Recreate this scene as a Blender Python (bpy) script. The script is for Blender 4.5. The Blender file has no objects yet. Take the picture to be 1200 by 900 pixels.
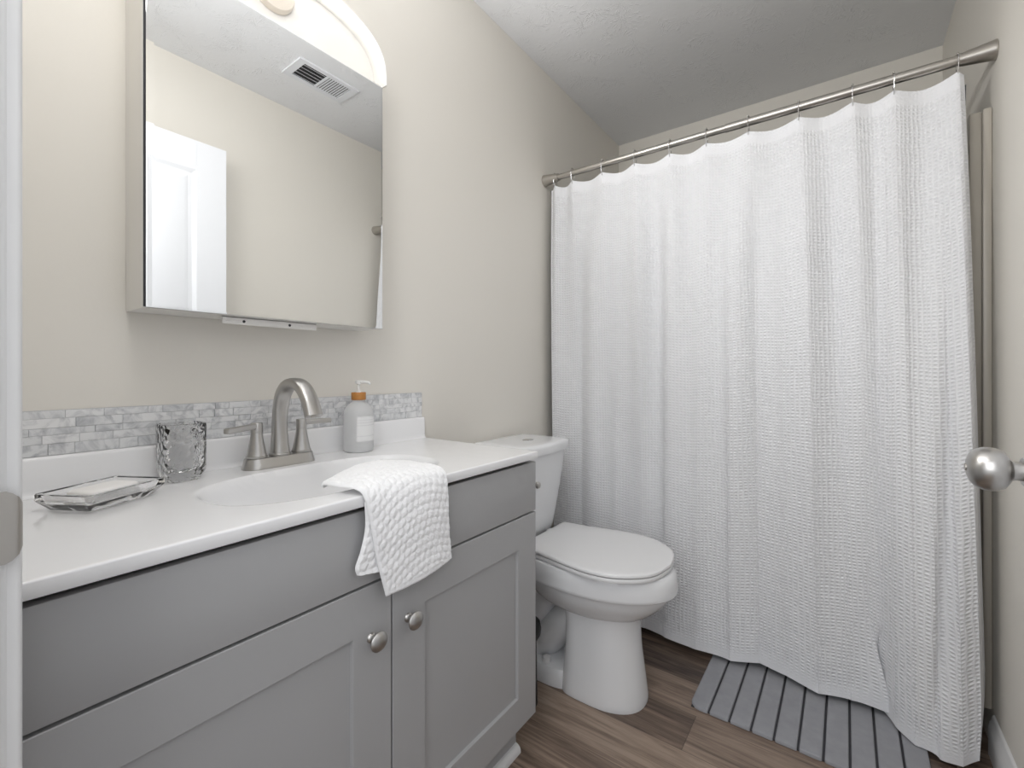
import bpy, bmesh, math, random
from mathutils import Vector, Matrix
import mathutils.noise as mnoise

random.seed(7)
scene = bpy.context.scene
COL = scene.collection
PI = math.pi

# ------------------------------------------------------------------ camera
CAM_H = 1.0576
cam_d = bpy.data.cameras.new('camera')
cam_d.sensor_width = 36.0
cam_d.lens = 534.0 / 1200.0 * 36.0
cam_d.shift_y = -(450.0 - 436.1) / 1200.0
cam_d.clip_start = 0.02
cam = bpy.data.objects.new('camera', cam_d)
cam.location = (0, 0, CAM_H)
cam.rotation_euler = (PI / 2, 0, 0.6318)
COL.objects.link(cam)
scene.camera = cam

# ------------------------------------------------------------------ light
world = bpy.data.worlds.new('world')
world.use_nodes = True
world.node_tree.nodes['Background'].inputs['Color'].default_value = (0.95, 0.97, 1.0, 1)
world.node_tree.nodes['Background'].inputs['Strength'].default_value = 0.6
scene.world = world


def area_light(name, loc, target, sx, sy, watts, color):
    l = bpy.data.lights.new(name, 'AREA')
    l.shape = 'RECTANGLE'
    l.size, l.size_y = sx, sy
    l.energy = watts
    l.color = color
    o = bpy.data.objects.new(name, l)
    o.location = loc
    o.rotation_euler = (Vector(target) - Vector(loc)).to_track_quat('-Z', 'Y').to_euler()
    COL.objects.link(o)
    return o


# unseen fill lamp added to brighten the room through the doorway behind the camera
area_light('hallway_fill', (-0.15, -1.15, 1.75), (-0.3, 1.6, 0.45), 1.5, 1.5, 17, (0.97, 0.985, 1.0))
# second added fill lamp, no fixture, above and just inside the doorway
cl = bpy.data.lights.new('room_fill', 'POINT')
cl.energy = 8.5
cl.color = (1.0, 0.992, 0.98)
cl.shadow_soft_size = 0.24
clo = bpy.data.objects.new('room_fill', cl)
clo.location = (-0.47, 0.16, 2.05)
COL.objects.link(clo)
# the reflector bulb in the hood of the medicine cabinet (silvered back, throws its light into the room)
BULB = (-0.988, 0.516, 1.932)
pl = bpy.data.lights.new('bulb_light', 'SPOT')
pl.energy = 17
pl.color = (1.0, 0.99, 0.98)
pl.shadow_soft_size = 0.03
pl.spot_size = math.radians(176)
pl.spot_blend = 0.55
plo = bpy.data.objects.new('bulb_light', pl)
plo.location = BULB
plo.rotation_euler = (Vector((1.0, 0.34, 0.55))).to_track_quat('-Z', 'Y').to_euler()
COL.objects.link(plo)

scene.view_settings.view_transform = 'Standard'
scene.view_settings.look = 'None'
scene.view_settings.gamma = 1.0
scene.view_settings.use_curve_mapping = False
scene.view_settings.exposure = 0.27


# ------------------------------------------------------------------ materials
def srgb(r, g, b):
    def f(c):
        c /= 255.0
        return c / 12.92 if c <= 0.04045 else ((c + 0.055) / 1.055) ** 2.4
    return (f(r), f(g), f(b), 1.0)


class NT:
    def __init__(self, name):
        self.m = bpy.data.materials.new(name)
        self.m.use_nodes = True
        self.t = self.m.node_tree
        self.b = self.t.nodes['Principled BSDF']

    def n(self, typ, **kw):
        nd = self.t.nodes.new(typ)
        for k, v in kw.items():
            if k.startswith('i_'):
                key = k[2:]
                key = int(key) if key.isdigit() else key.replace('_', ' ')
                nd.inputs[key].default_value = v
            else:
                setattr(nd, k, v)
        return nd

    def l(self, a, b):
        self.t.links.new(a, b)

    def set(self, **kw):
        for k, v in kw.items():
            self.b.inputs[k.replace('_', ' ')].default_value = v
        return self

    def math(self, op, a, b=None, c=None):
        nd = self.t.nodes.new('ShaderNodeMath')
        nd.operation = op
        for i, x in enumerate((a, b, c)):
            if x is None:
                continue
            if isinstance(x, (int, float)):
                nd.inputs[i].default_value = x
            else:
                self.l(x, nd.inputs[i])
        return nd.outputs[0]

    def bump(self, h, strength=0.3, dist=0.01):
        bp = self.n('ShaderNodeBump')
        bp.inputs['Strength'].default_value = strength
        bp.inputs['Distance'].default_value = dist
        self.l(h, bp.inputs['Height'])
        self.l(bp.outputs[0], self.b.inputs['Normal'])

    def objco(self):
        return self.n('ShaderNodeTexCoord').outputs['Object']


def simple(name, col, rough=0.5, metal=0.0, noise=0.0, nscale=40.0, bump=0.0, **kw):
    k = NT(name)
    k.set(Base_Color=col, Roughness=rough, Metallic=metal)
    for a, v in kw.items():
        k.b.inputs[a.replace('_', ' ')].default_value = v
    nz = k.n('ShaderNodeTexNoise', i_Scale=nscale, i_Detail=4.0)
    k.l(k.objco(), nz.inputs['Vector'])
    if noise:
        mx = k.n('ShaderNodeMixRGB', blend_type='MULTIPLY')
        mx.inputs['Fac'].default_value = noise
        mx.inputs['Color1'].default_value = col
        k.l(nz.outputs['Color'], mx.inputs['Color2'])
        hs = k.n('ShaderNodeHueSaturation', i_Saturation=0.0)
        k.l(nz.outputs['Color'], hs.inputs['Color'])
        k.l(hs.outputs[0], mx.inputs['Color2'])
        k.l(mx.outputs[0], k.b.inputs['Base Color'])
    rr = k.n('ShaderNodeMapRange')
    rr.inputs['To Min'].default_value = max(0.0, rough - 0.04)
    rr.inputs['To Max'].default_value = min(1.0, rough + 0.04)
    k.l(nz.outputs['Fac'], rr.inputs['Value'])
    k.l(rr.outputs[0], k.b.inputs['Roughness'])
    if bump:
        k.bump(nz.outputs['Fac'], bump, 0.002)
    return k.m


def metal_brushed(name, col, rough=0.3, stretch=(4, 4, 160)):
    k = NT(name)
    k.set(Base_Color=col, Metallic=1.0, Roughness=rough)
    mp = k.n('ShaderNodeMapping')
    mp.inputs['Scale'].default_value = stretch
    k.l(k.objco(), mp.inputs['Vector'])
    nz = k.n('ShaderNodeTexNoise', i_Scale=6.0, i_Detail=3.0)
    k.l(mp.outputs[0], nz.inputs['Vector'])
    rr = k.n('ShaderNodeMapRange')
    rr.inputs['To Min'].default_value = rough - 0.05
    rr.inputs['To Max'].default_value = rough + 0.08
    k.l(nz.outputs['Fac'], rr.inputs['Value'])
    k.l(rr.outputs[0], k.b.inputs['Roughness'])
    return k.m


M = {}
M['wall'] = simple('wall_paint', srgb(229, 225, 217), 0.55, bump=0.05, nscale=180)
M['trimw'] = simple('white_trim_paint', srgb(228, 228, 228), 0.35)
M['doorw'] = simple('white_door_paint', srgb(238, 240, 244), 0.35)
M['cab'] = simple('grey_cabinet_paint', srgb(170, 170, 171), 0.42)
M['cabdark'] = simple('dark_gap', srgb(60, 60, 62), 0.8)  # shade of the gaps put into a dark tone; screw heads share it
M['counter'] = simple('cultured_marble', srgb(240, 240, 241), 0.16)
M['china'] = simple('vitreous_china', srgb(232, 233, 235), 0.10)
M['seatp'] = simple('seat_plastic', srgb(230, 230, 231), 0.36)
M['nickel'] = metal_brushed('brushed_nickel', srgb(188, 186, 183), 0.30)
M['nickeld'] = metal_brushed('satin_nickel', srgb(188, 184, 178), 0.27)
M['nickelr'] = simple('rod_nickel', srgb(188, 184, 178), 0.32, 1.0)
M['chrome'] = metal_brushed('chrome', srgb(215, 215, 217), 0.12)
M['mirror'] = simple('mirror_silver', (0.90, 0.91, 0.91, 1), 0.0, 1.0)
k = NT('mirror_glass'); k.set(Base_Color=(0.90, 0.91, 0.91, 1), Metallic=1.0, Roughness=0.0); M['mirror'] = k.m
M['cabw'] = simple('white_enamel', srgb(236, 234, 230), 0.4)
M['porc'] = simple('cream_porcelain', srgb(235, 226, 214), 0.35)
M['black'] = simple('black_rubber', srgb(22, 22, 23), 0.5)
M['liner'] = simple('grey_liner', srgb(92, 94, 97), 0.6)
M['surround'] = simple('almond_fibreglass', srgb(190, 184, 173), 0.3)
M['tub'] = simple('white_tub', srgb(226, 224, 219), 0.2)
M['amber'] = simple('amber_collar', srgb(205, 140, 70), 0.45, noise=0.5, nscale=60)
M['soap'] = simple('white_soap', srgb(244, 242, 240), 0.5)
M['pump'] = simple('white_pump', srgb(232, 232, 230), 0.35)
M['matg'] = simple('grey_mat_foam', srgb(166, 167, 172), 0.9, noise=0.35, nscale=22, bump=0.25)
M['matd'] = simple('dark_mat_base', srgb(66, 66, 70), 0.9)
M['ventw'] = simple('vent_enamel', srgb(232, 234, 238), 0.45)

k = NT('clear_glass'); k.set(Base_Color=(1, 1, 1, 1), Roughness=0.02, IOR=1.48)
k.b.inputs['Transmission Weight'].default_value = 1.0
M['glass'] = k.m
k = NT('hammered_glass'); k.set(Base_Color=(1, 1, 1, 1), Roughness=0.02, IOR=1.48)
k.b.inputs['Transmission Weight'].default_value = 1.0
vz = k.n('ShaderNodeTexVoronoi', i_Scale=85.0)
k.l(k.objco(), vz.inputs['Vector'])
k.bump(vz.outputs['Distance'], 0.7, 0.004)
M['hglass'] = k.m
k = NT('frosted_bottle'); k.set(Base_Color=(0.96, 0.965, 0.97, 1), Roughness=0.3, IOR=1.35)
k.b.inputs['Transmission Weight'].default_value = 0.6
M['frost'] = k.m
k = NT('bulb_glow'); k.set(Base_Color=(1, 1, 1, 1))
k.b.inputs['Emission Color'].default_value = (1.0, 0.95, 0.88, 1)
k.b.inputs['Emission Strength'].default_value = 8.0
M['bulb'] = k.m

# label with a few thin grey print lines
k = NT('bottle_label'); k.set(Base_Color=srgb(236, 236, 236), Roughness=0.6)
sx = k.n('ShaderNodeSeparateXYZ'); k.l(k.objco(), sx.inputs[0])
zl = sx.outputs['Z']
w1 = k.math('GREATER_THAN', k.math('SINE', k.math('MULTIPLY', zl, 900.0)), 0.55)
inb = k.math('MULTIPLY', k.math('GREATER_THAN', zl, 0.068), k.math('LESS_THAN', zl, 0.086))
inb2 = k.math('MULTIPLY', k.math('GREATER_THAN', zl, 0.040), k.math('LESS_THAN', zl, 0.046))
msk = k.math('MULTIPLY', w1, k.math('ADD', inb, inb2))
mx = k.n('ShaderNodeMixRGB')
mx.inputs['Color1'].default_value = srgb(236, 236, 236)
mx.inputs['Color2'].default_value = srgb(222, 222, 223)
k.l(msk, mx.inputs['Fac']); k.l(mx.outputs[0], k.b.inputs['Base Color'])
M['label'] = k.m

# ceiling: slap-brush texture (radial crow's-foot strokes)
k = NT('ceiling_texture'); k.set(Base_Color=srgb(238, 239, 241), Roughness=0.6)
co = k.objco()
vo = k.n('ShaderNodeTexVoronoi', i_Scale=9.5, voronoi_dimensions='2D'); k.l(co, vo.inputs['Vector'])
sc_ = k.n('ShaderNodeVectorMath', operation='SUBTRACT'); k.l(co, sc_.inputs[0]); k.l(vo.outputs['Position'], sc_.inputs[1])
sp = k.n('ShaderNodeSeparateXYZ'); k.l(sc_.outputs[0], sp.inputs[0])
ang = k.math('ARCTAN2', sp.outputs['Y'], sp.outputs['X'])
rad = k.math('SQRT', k.math('ADD', k.math('MULTIPLY', sp.outputs['X'], sp.outputs['X']), k.math('MULTIPLY', sp.outputs['Y'], sp.outputs['Y'])))
cv = k.n('ShaderNodeCombineXYZ')
k.l(k.math('MULTIPLY', ang, 3.5), cv.inputs[0]); k.l(k.math('MULTIPLY', rad, 14.0), cv.inputs[1])
sepc = k.n('ShaderNodeSeparateXYZ'); k.l(vo.outputs['Color'], sepc.inputs[0])
k.l(k.math('MULTIPLY', sepc.outputs[0], 50.0), cv.inputs[2])
ns = k.n('ShaderNodeTexNoise', i_Scale=2.2, i_Detail=3.0, i_Roughness=0.6); k.l(cv.outputs[0], ns.inputs['Vector'])
st = k.n('ShaderNodeMapRange'); st.inputs['From Min'].default_value = 0.52; st.inputs['From Max'].default_value = 0.75
k.l(ns.outputs['Fac'], st.inputs['Value'])
pat = k.n('ShaderNodeTexNoise', i_Scale=9.0, i_Detail=2.0); k.l(co, pat.inputs['Vector'])
pm = k.n('ShaderNodeMapRange'); pm.inputs['From Min'].default_value = 0.45; pm.inputs['From Max'].default_value = 0.6
k.l(pat.outputs['Fac'], pm.inputs['Value'])
fine = k.n('ShaderNodeTexNoise', i_Scale=60.0, i_Detail=3.0); k.l(co, fine.inputs['Vector'])
hh = k.math('ADD', k.math('MULTIPLY', st.outputs[0], pm.outputs[0]), k.math('MULTIPLY', fine.outputs['Fac'], 0.25))
k.bump(hh, 0.5, 0.004)
M['ceil'] = k.m

# floor: wood-look planks running along x
k = NT('wood_planks'); k.set(Roughness=0.42)
co = k.objco()
sp = k.n('ShaderNodeSeparateXYZ'); k.l(co, sp.inputs[0])
PW = 0.1545
row = k.math('DIVIDE', k.math('SUBTRACT', sp.outputs['Y'], 1.155 - 20 * PW), PW)
rowi = k.math('FLOOR', row)
rowf = k.math('FRACT', row)
wn = k.n('ShaderNodeTexWhiteNoise', noise_dimensions='1D'); k.l(rowi, wn.inputs['W'])
xs = k.math('ADD', k.math('DIVIDE', sp.outputs['X'], 1.22), k.math('MULTIPLY', wn.outputs['Value'], 7.31))
xi = k.math('FLOOR', xs); xf = k.math('FRACT', xs)
cb = k.n('ShaderNodeCombineXYZ'); k.l(rowi, cb.inputs[0]); k.l(xi, cb.inputs[1])
wn2 = k.n('ShaderNodeTexWhiteNoise', noise_dimensions='2D'); k.l(cb.outputs[0], wn2.inputs['Vector'])
gx = k.n('ShaderNodeCombineXYZ')
k.l(k.math('MULTIPLY', sp.outputs['X'], 1.6), gx.inputs[0]); k.l(k.math('MULTIPLY', sp.outputs['Y'], 22.0), gx.inputs[1])
k.l(k.math('MULTIPLY', wn2.outputs['Value'], 40.0), gx.inputs[2])
g1 = k.n('ShaderNodeTexNoise', i_Scale=2.0, i_Detail=6.0, i_Roughness=0.62, i_Distortion=0.6); k.l(gx.outputs[0], g1.inputs['Vector'])
gx2 = k.n('ShaderNodeCombineXYZ')
k.l(k.math('MULTIPLY', sp.outputs['X'], 5.0), gx2.inputs[0]); k.l(k.math('MULTIPLY', sp.outputs['Y'], 130.0), gx2.inputs[1])
k.l(k.math('MULTIPLY', wn2.outputs['Value'], 17.0), gx2.inputs[2])
g2 = k.n('ShaderNodeTexNoise', i_Scale=2.0, i_Detail=4.0); k.l(gx2.outputs[0], g2.inputs['Vector'])
fac = k.math('ADD', k.math('MULTIPLY', g1.outputs['Fac'], 1.0), k.math('MULTIPLY', g2.outputs['Fac'], 0.30))
fac = k.math('ADD', fac, k.math('MULTIPLY', k.math('SUBTRACT', wn2.outputs['Value'], 0.5), 0.40))
cr = k.n('ShaderNodeValToRGB')
e = cr.color_ramp.elements
e[0].position = 0.38; e[0].color = srgb(66, 55, 49)
e[1].position = 0.92; e[1].color = srgb(164, 145, 129)
ee = cr.color_ramp.elements.new(0.62); ee.color = srgb(117, 100, 88)
k.l(fac, cr.inputs['Fac'])
seam = k.math('MINIMUM', k.math('MULTIPLY', k.math('MINIMUM', rowf, k.math('SUBTRACT', 1.0, rowf)), PW),
              k.math('MULTIPLY', k.math('MINIMUM', xf, k.math('SUBTRACT', 1.0, xf)), 1.22))
sm = k.n('ShaderNodeMapRange'); sm.inputs['From Max'].default_value = 0.0016; sm.inputs['To Min'].default_value = 0.45
k.l(seam, sm.inputs['Value'])
mx = k.n('ShaderNodeMixRGB', blend_type='MULTIPLY'); mx.inputs['Fac'].default_value = 1.0
k.l(cr.outputs['Color'], mx.inputs['Color1']); k.l(sm.outputs[0], mx.inputs['Color2'])
k.l(mx.outputs[0], k.b.inputs['Base Color'])
k.bump(k.math('ADD', k.math('MULTIPLY', g2.outputs['Fac'], 0.4), sm.outputs[0]), 0.2, 0.002)
M['floor'] = k.m

# marble mosaic: shade per tile (random per island) with soft grey veins
k = NT('marble_mosaic'); k.set(Roughness=0.25)
geo = k.n('ShaderNodeNewGeometry')
co = k.objco()
rv = k.n('ShaderNodeVectorMath', operation='SCALE'); rv.inputs['Scale'].default_value = 1.0
off = k.n('ShaderNodeCombineXYZ'); k.l(k.math('MULTIPLY', geo.outputs['Random Per Island'], 30.0), off.inputs[0])
ad = k.n('ShaderNodeVectorMath', operation='ADD'); k.l(co, ad.inputs[0]); k.l(off.outputs[0], ad.inputs[1])
n1 = k.n('ShaderNodeTexNoise', i_Scale=26.0, i_Detail=5.0, i_Roughness=0.6, i_Distortion=1.5); k.l(ad.outputs[0], n1.inputs['Vector'])
cr = k.n('ShaderNodeValToRGB')
cr.color_ramp.elements[0].position = 0.34; cr.color_ramp.elements[0].color = srgb(192, 193, 196)
cr.color_ramp.elements[1].position = 0.56; cr.color_ramp.elements[1].color = srgb(238, 238, 238)
k.l(n1.outputs['Fac'], cr.inputs['Fac'])
cr2 = k.n('ShaderNodeValToRGB')
cr2.color_ramp.elements[0].position = 0.0; cr2.color_ramp.elements[0].color = (0.84, 0.85, 0.86, 1)
cr2.color_ramp.elements[1].position = 1.0; cr2.color_ramp.elements[1].color = (1, 1, 1, 1)
k.l(geo.outputs['Random Per Island'], cr2.inputs['Fac'])
mx = k.n('ShaderNodeMixRGB', blend_type='MULTIPLY'); mx.inputs['Fac'].default_value = 1.0
k.l(cr.outputs['Color'], mx.inputs['Color1']); k.l(cr2.outputs['Color'], mx.inputs['Color2'])
k.l(mx.outputs[0], k.b.inputs['Base Color'])
M['tile'] = k.m
M['grout'] = simple('light_grout', srgb(196, 196, 198), 0.8)

# waffle-weave curtain cloth (UV in metres along the cloth)
k = NT('waffle_cloth'); k.set(Base_Color=srgb(234, 235, 238), Roughness=0.9)
k.b.inputs['Sheen Weight'].default_value = 0.15
uvn = k.n('ShaderNodeUVMap')
su = k.n('ShaderNodeSeparateXYZ'); k.l(uvn.outputs[0], su.inputs[0])
nz = k.n('ShaderNodeTexNoise', i_Scale=14.0, i_Detail=2.0); k.l(uvn.outputs[0], nz.inputs['Vector'])
nj = k.math('MULTIPLY', k.math('SUBTRACT', nz.outputs['Fac'], 0.5), 5.0)
CU = 2 * PI / 0.0112
CV = 2 * PI / 0.0108
a = k.math('SINE', k.math('ADD', k.math('MULTIPLY', su.outputs[0], CU), nj))
b = k.math('SINE', k.math('ADD', k.math('MULTIPLY', su.outputs[1], CV), k.math('MULTIPLY', nj, 1.5)))
waf = k.math('MAXIMUM', a, b)
fine = k.n('ShaderNodeTexNoise', i_Scale=260.0, i_Detail=2.0); k.l(uvn.outputs[0], fine.inputs['Vector'])
mk = k.n('ShaderNodeMapRange'); mk.inputs['From Min'].default_value = 1.862; mk.inputs['From Max'].default_value = 1.850
k.l(su.outputs[1], mk.inputs['Value'])
mk2 = k.n('ShaderNodeMapRange'); mk2.inputs['From Min'].default_value = 0.025; mk2.inputs['From Max'].default_value = 0.06
k.l(su.outputs[1], mk2.inputs['Value'])
hgt = k.math('ADD', k.math('MULTIPLY', waf, k.math('ADD', k.math('MULTIPLY', k.math('MULTIPLY', mk.outputs[0], mk2.outputs[0]), 0.85), 0.15)), k.math('MULTIPLY', fine.outputs['Fac'], 0.7))
k.bump(hgt, 0.55, 0.0028)
M['curtain'] = k.m

k = NT('terry_cloth'); k.set(Base_Color=srgb(246, 246, 247), Roughness=0.95)
k.b.inputs['Sheen Weight'].default_value = 0.3
nz = k.n('ShaderNodeTexNoise', i_Scale=420.0, i_Detail=3.0); k.l(k.objco(), nz.inputs['Vector'])
k.bump(nz.outputs['Fac'], 0.5, 0.002)
M['terry'] = k.m


# ------------------------------------------------------------------ mesh helpers
def finish(bm, smooth=35.0):
    bmesh.ops.recalc_face_normals(bm, faces=bm.faces[:])
    return bm


def obj(name, bm, mat, parent=None, origin=None, smooth=35.0, recalc=True):
    """Link bm (world coordinates) as one mesh object whose origin is that of its thing."""
    if recalc:
        bmesh.ops.recalc_face_normals(bm, faces=bm.faces[:])
    o0 = Vector(origin) if origin is not None else (Vector(parent['_o']) if parent is not None else Vector((0, 0, 0)))
    me = bpy.data.meshes.new(name)
    bmesh.ops.translate(bm, verts=bm.verts[:], vec=-o0)
    bm.to_mesh(me)
    bm.free()
    me.materials.append(mat)
    if smooth is not None:
        for p in me.polygons:
            p.use_smooth = True
        me.set_sharp_from_angle(angle=math.radians(smooth))
    o = bpy.data.objects.new(name, me)
    COL.objects.link(o)
    o['_o'] = tuple(o0)
    if parent is not None:
        o.parent = parent
    else:
        o.location = o0
    return o


def tag(o, label, cat, group=None):
    o['label'] = label
    o['category'] = cat
    if group:
        o['group'] = group
    return o


def thing(name, label, cat, loc, group=None):
    o = bpy.data.objects.new(name, None)
    o.empty_display_size = 0.05
    COL.objects.link(o)
    o.location = loc
    o['_o'] = tuple(loc)
    return tag(o, label, cat, group)


def struct(name, bm, mat, parent=None, smooth=35.0):
    o = obj(name, bm, mat, parent, smooth=smooth)
    if parent is None:
        o['kind'] = 'structure'
    return o


def merge(bm, tmp):
    me = bpy.data.meshes.new('tmp')
    tmp.to_mesh(me)
    tmp.free()
    bm.from_mesh(me)
    bpy.data.meshes.remove(me)


def box(bm, x0, x1, y0, y1, z0, z1, bev=0.0, segs=2, rot=None, about=None):
    t = bmesh.new()
    bmesh.ops.create_cube(t, size=1.0)
    for v in t.verts:
        v.co = Vector(((x0 + x1) / 2 + v.co.x * (x1 - x0), (y0 + y1) / 2 + v.co.y * (y1 - y0), (z0 + z1) / 2 + v.co.z * (z1 - z0)))
    if bev > 0:
        bmesh.ops.bevel(t, geom=t.edges[:], offset=bev, segments=segs, affect='EDGES', profile=0.5)
    if rot is not None:
        bmesh.ops.rotate(t, verts=t.verts[:], cent=Vector(about), matrix=rot)
    merge(bm, t)
    return bm


def loft(bm, rings, cap0=True, cap1=True, closed=True):
    vr = [[bm.verts.new(p) for p in r] for r in rings]
    n = len(vr[0])
    for a, b in zip(vr, vr[1:]):
        for i in range(n if closed else n - 1):
            j = (i + 1) % n
            bm.faces.new((a[i], a[j], b[j], b[i]))
    if closed and cap0:
        bm.faces.new(vr[0][::-1])
    if closed and cap1:
        bm.faces.new(vr[-1])
    return bm


def lathe(bm, prof, origin=(0, 0, 0), axis=(0, 0, 1), n=32):
    """prof: list of (radius, distance along axis)."""
    ax = Vector(axis).normalized()
    u = ax.orthogonal().normalized()
    w = ax.cross(u)
    o = Vector(origin)
    rings = []
    for r, h in prof:
        r = max(r, 1e-5)
        rings.append([o + ax * h + (u * math.cos(2 * PI * i / n) + w * math.sin(2 * PI * i / n)) * r for i in range(n)])
    return loft(bm, rings)


def sweep(bm, pts, radii, n=20, side=Vector((0, 1, 0)), flat=None, exp=2.0):
    """tube along pts; flat scales the half width across `side`."""
    pts = [Vector(p) for p in pts]
    rings = []
    for i, p in enumerate(pts):
        t = (pts[min(i + 1, len(pts) - 1)] - pts[max(i - 1, 0)]).normalized()
        s = (side - t * side.dot(t)).normalized()
        w = t.cross(s)
        r = radii[i] if hasattr(radii, '__len__') else radii
        f = flat[i] if flat else 1.0
        ring = []
        for j in range(n):
            a = 2 * PI * j / n
            c, d = math.cos(a), math.sin(a)
            c = math.copysign(abs(c) ** (2 / exp), c)
            d = math.copysign(abs(d) ** (2 / exp), d)
            ring.append(p + s * c * r * f + w * d * r)
        rings.append(ring)
    return loft(bm, rings)


def spline(pts, n=40):
    """Catmull-Rom through pts (tuples of any length)."""
    P = [tuple(p) for p in pts]
    P = [tuple(2 * a - b for a, b in zip(P[0], P[1]))] + P + [tuple(2 * a - b for a, b in zip(P[-1], P[-2]))]
    out = []
    m = len(P) - 3
    for k_ in range(n + 1):
        t = k_ / n * m
        i = min(int(t), m - 1)
        f = t - i
        p0, p1, p2, p3 = P[i:i + 4]
        out.append(tuple(0.5 * (2 * b + (c - a) * f + (2 * a - 5 * b + 4 * c - d) * f * f + (3 * b - a - 3 * c + d) * f ** 3)
                         for a, b, c, d in zip(p0, p1, p2, p3)))
    return out


def superell(cx, cy, a, b, z, n=48, e=2.0, rot=0.0):
    out = []
    for i in range(n):
        t = 2 * PI * i / n
        c, s = math.cos(t), math.sin(t)
        x = a * math.copysign(abs(c) ** (2 / e), c)
        y = b * math.copysign(abs(s) ** (2 / e), s)
        out.append(Vector((cx + x * math.cos(rot) - y * math.sin(rot), cy + x * math.sin(rot) + y * math.cos(rot), z)))
    return out


def smoothstep(t):
    t = max(0.0, min(1.0, t))
    return t * t * (3 - 2 * t)


# ------------------------------------------------------------------ room shell
XL, XR, YB, YF, ZC = -1.1166, 0.332, 2.632, 0.05, 2.44
T = 0.10
struct('floor', box(bmesh.new(), XL - T, XR + T, -1.6, YB + T, -0.08, 0.0), M['floor'])
struct('ceiling', box(bmesh.new(), XL - T, XR + T, YF - 0.12, YB + T, ZC, ZC + 0.08), M['ceil'])
struct('wall_left', box(bmesh.new(), XL - T, XL, YF - 0.12, YB + T, 0, ZC), M['wall'])
struct('wall_right', box(bmesh.new(), XR, XR + T, YF - 0.12, YB + T, 0, ZC), M['wall'])
struct('wall_back', box(bmesh.new(), XL, XR, YB, YB + T, 0, ZC), M['wall'])
JX0, JX1 = -0.572, 0.252            # clear door opening
bm = bmesh.new()
box(bm, XL, JX0 - 0.02, YF - 0.12, YF, 0, ZC)
box(bm, JX1 + 0.02, XR, YF - 0.12, YF, 0, ZC)
box(bm, JX0 - 0.02, JX1 + 0.02, YF - 0.12, YF, 2.08, ZC)
struct('wall_front', bm, M['wall'])

# door jamb and casing on the latch side, then head and hinge side
bm = bmesh.new()
box(bm, JX0 - 0.02, JX0, YF - 0.125, YF + 0.003, 0, 2.06, 0.002)
box(bm, JX0, JX0 + 0.011, YF - 0.09, YF - 0.045, 0, 2.06, 0.002)
box(bm, JX0 - 0.066, JX0 - 0.006, YF, YF + 0.0105, 0, 2.12, 0.004, 3)
box(bm, JX0 - 0.058, JX0 - 0.0072, YF + 0.004, YF + 0.0190, 0, 2.115, 0.004, 3)
latch_jamb = struct('trim_1', bm, M['trimw'])
latch_jamb['label'] = 'white painted door casing at the left edge of the view'
bm = bmesh.new()
box(bm, JX1, JX1 + 0.02, YF - 0.125, YF + 0.003, 0, 2.06, 0.002)
box(bm, JX0 - 0.02, JX1 + 0.02, YF - 0.125, YF + 0.003, 2.06, 2.08, 0.002)
box(bm, JX0 - 0.066, JX1 + 0.062, YF, YF + 0.0165, 2.066, 2.126, 0.004, 3)
box(bm, JX1 + 0.006, JX1 + 0.062, YF, YF + 0.0165, 0, 2.066, 0.004, 3)
struct('trim_2', bm, M['trimw'])

# strike plate with its curved lip and latch hole
bm = bmesh.new()
ZS0, ZS1 = 0.896, 0.957
path = [(JX0 + 0.0012, YF - 0.045), (JX0 + 0.0012, YF - 0.01), (JX0 + 0.0012, YF + 0.008), (JX0 + 0.0016, YF + 0.0115),
        (JX0 + 0.0006, YF + 0.0150), (JX0 - 0.0022, YF + 0.0172)]
rings = []
for i_, ((px, py), inset) in enumerate(zip(path, (0, 0, 0, 0.002, 0.006, 0.012))):
    q_ = Vector((path[min(i_ + 1, 5)][0] - path[max(i_ - 1, 0)][0], path[min(i_ + 1, 5)][1] - path[max(i_ - 1, 0)][1], 0)).normalized()
    nn = Vector((q_.y, -q_.x, 0)) * 0.0012
    o_ = Vector((px, py, 0))
    rings.append([o_ + nn + Vector((0, 0, ZS0 + inset)), o_ + nn + Vector((0, 0, ZS1 - inset)), o_ + Vector((0, 0, ZS1 - inset)), o_ + Vector((0, 0, ZS0 + inset))])
loft(bm, rings)
sp_ = obj('strike_plate', bm, M['nickelr'], latch_jamb)
sp_['label'] = 'satin nickel strike plate'
bm = bmesh.new()
box(bm, JX0 + 0.0012, JX0 + 0.0030, YF - 0.03, YF - 0.004, ZS0 + 0.014, ZS1 - 0.014, 0.0006)
obj('latch_hole', bm, M['black'], sp_)
bm = bmesh.new()
for zz in (ZS0 + 0.007, ZS1 - 0.007):
    lathe(bm, [(0, 0), (0.004, 0), (0.0035, 0.0012), (0, 0.0016)], (JX0 + 0.002, YF - 0.017, zz), (1, 0, 0), 12)
obj('screw', bm, M['chrome'], sp_)

# baseboard along the right wall (ogee cap)
prof = [(0, 0), (0.013, 0), (0.013, 0.078), (0.0105, 0.083), (0.0105, 0.090), (0.0065, 0.096), (0.0065, 0.103), (0.003, 0.110), (0, 0.112)]
bm = bmesh.new()
loft(bm, [[Vector((XR - d, y, h)) for d, h in prof] for y in (YF + 0.02, 1.80)])
bb = struct('baseboard_right', bm, M['trimw'])
bm = bmesh.new()
loft(bm, [[Vector((XL + d, y, h)) for d, h in prof] for y in (1.045, 1.80)])
struct('baseboard_left', bm, M['trimw'])

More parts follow.
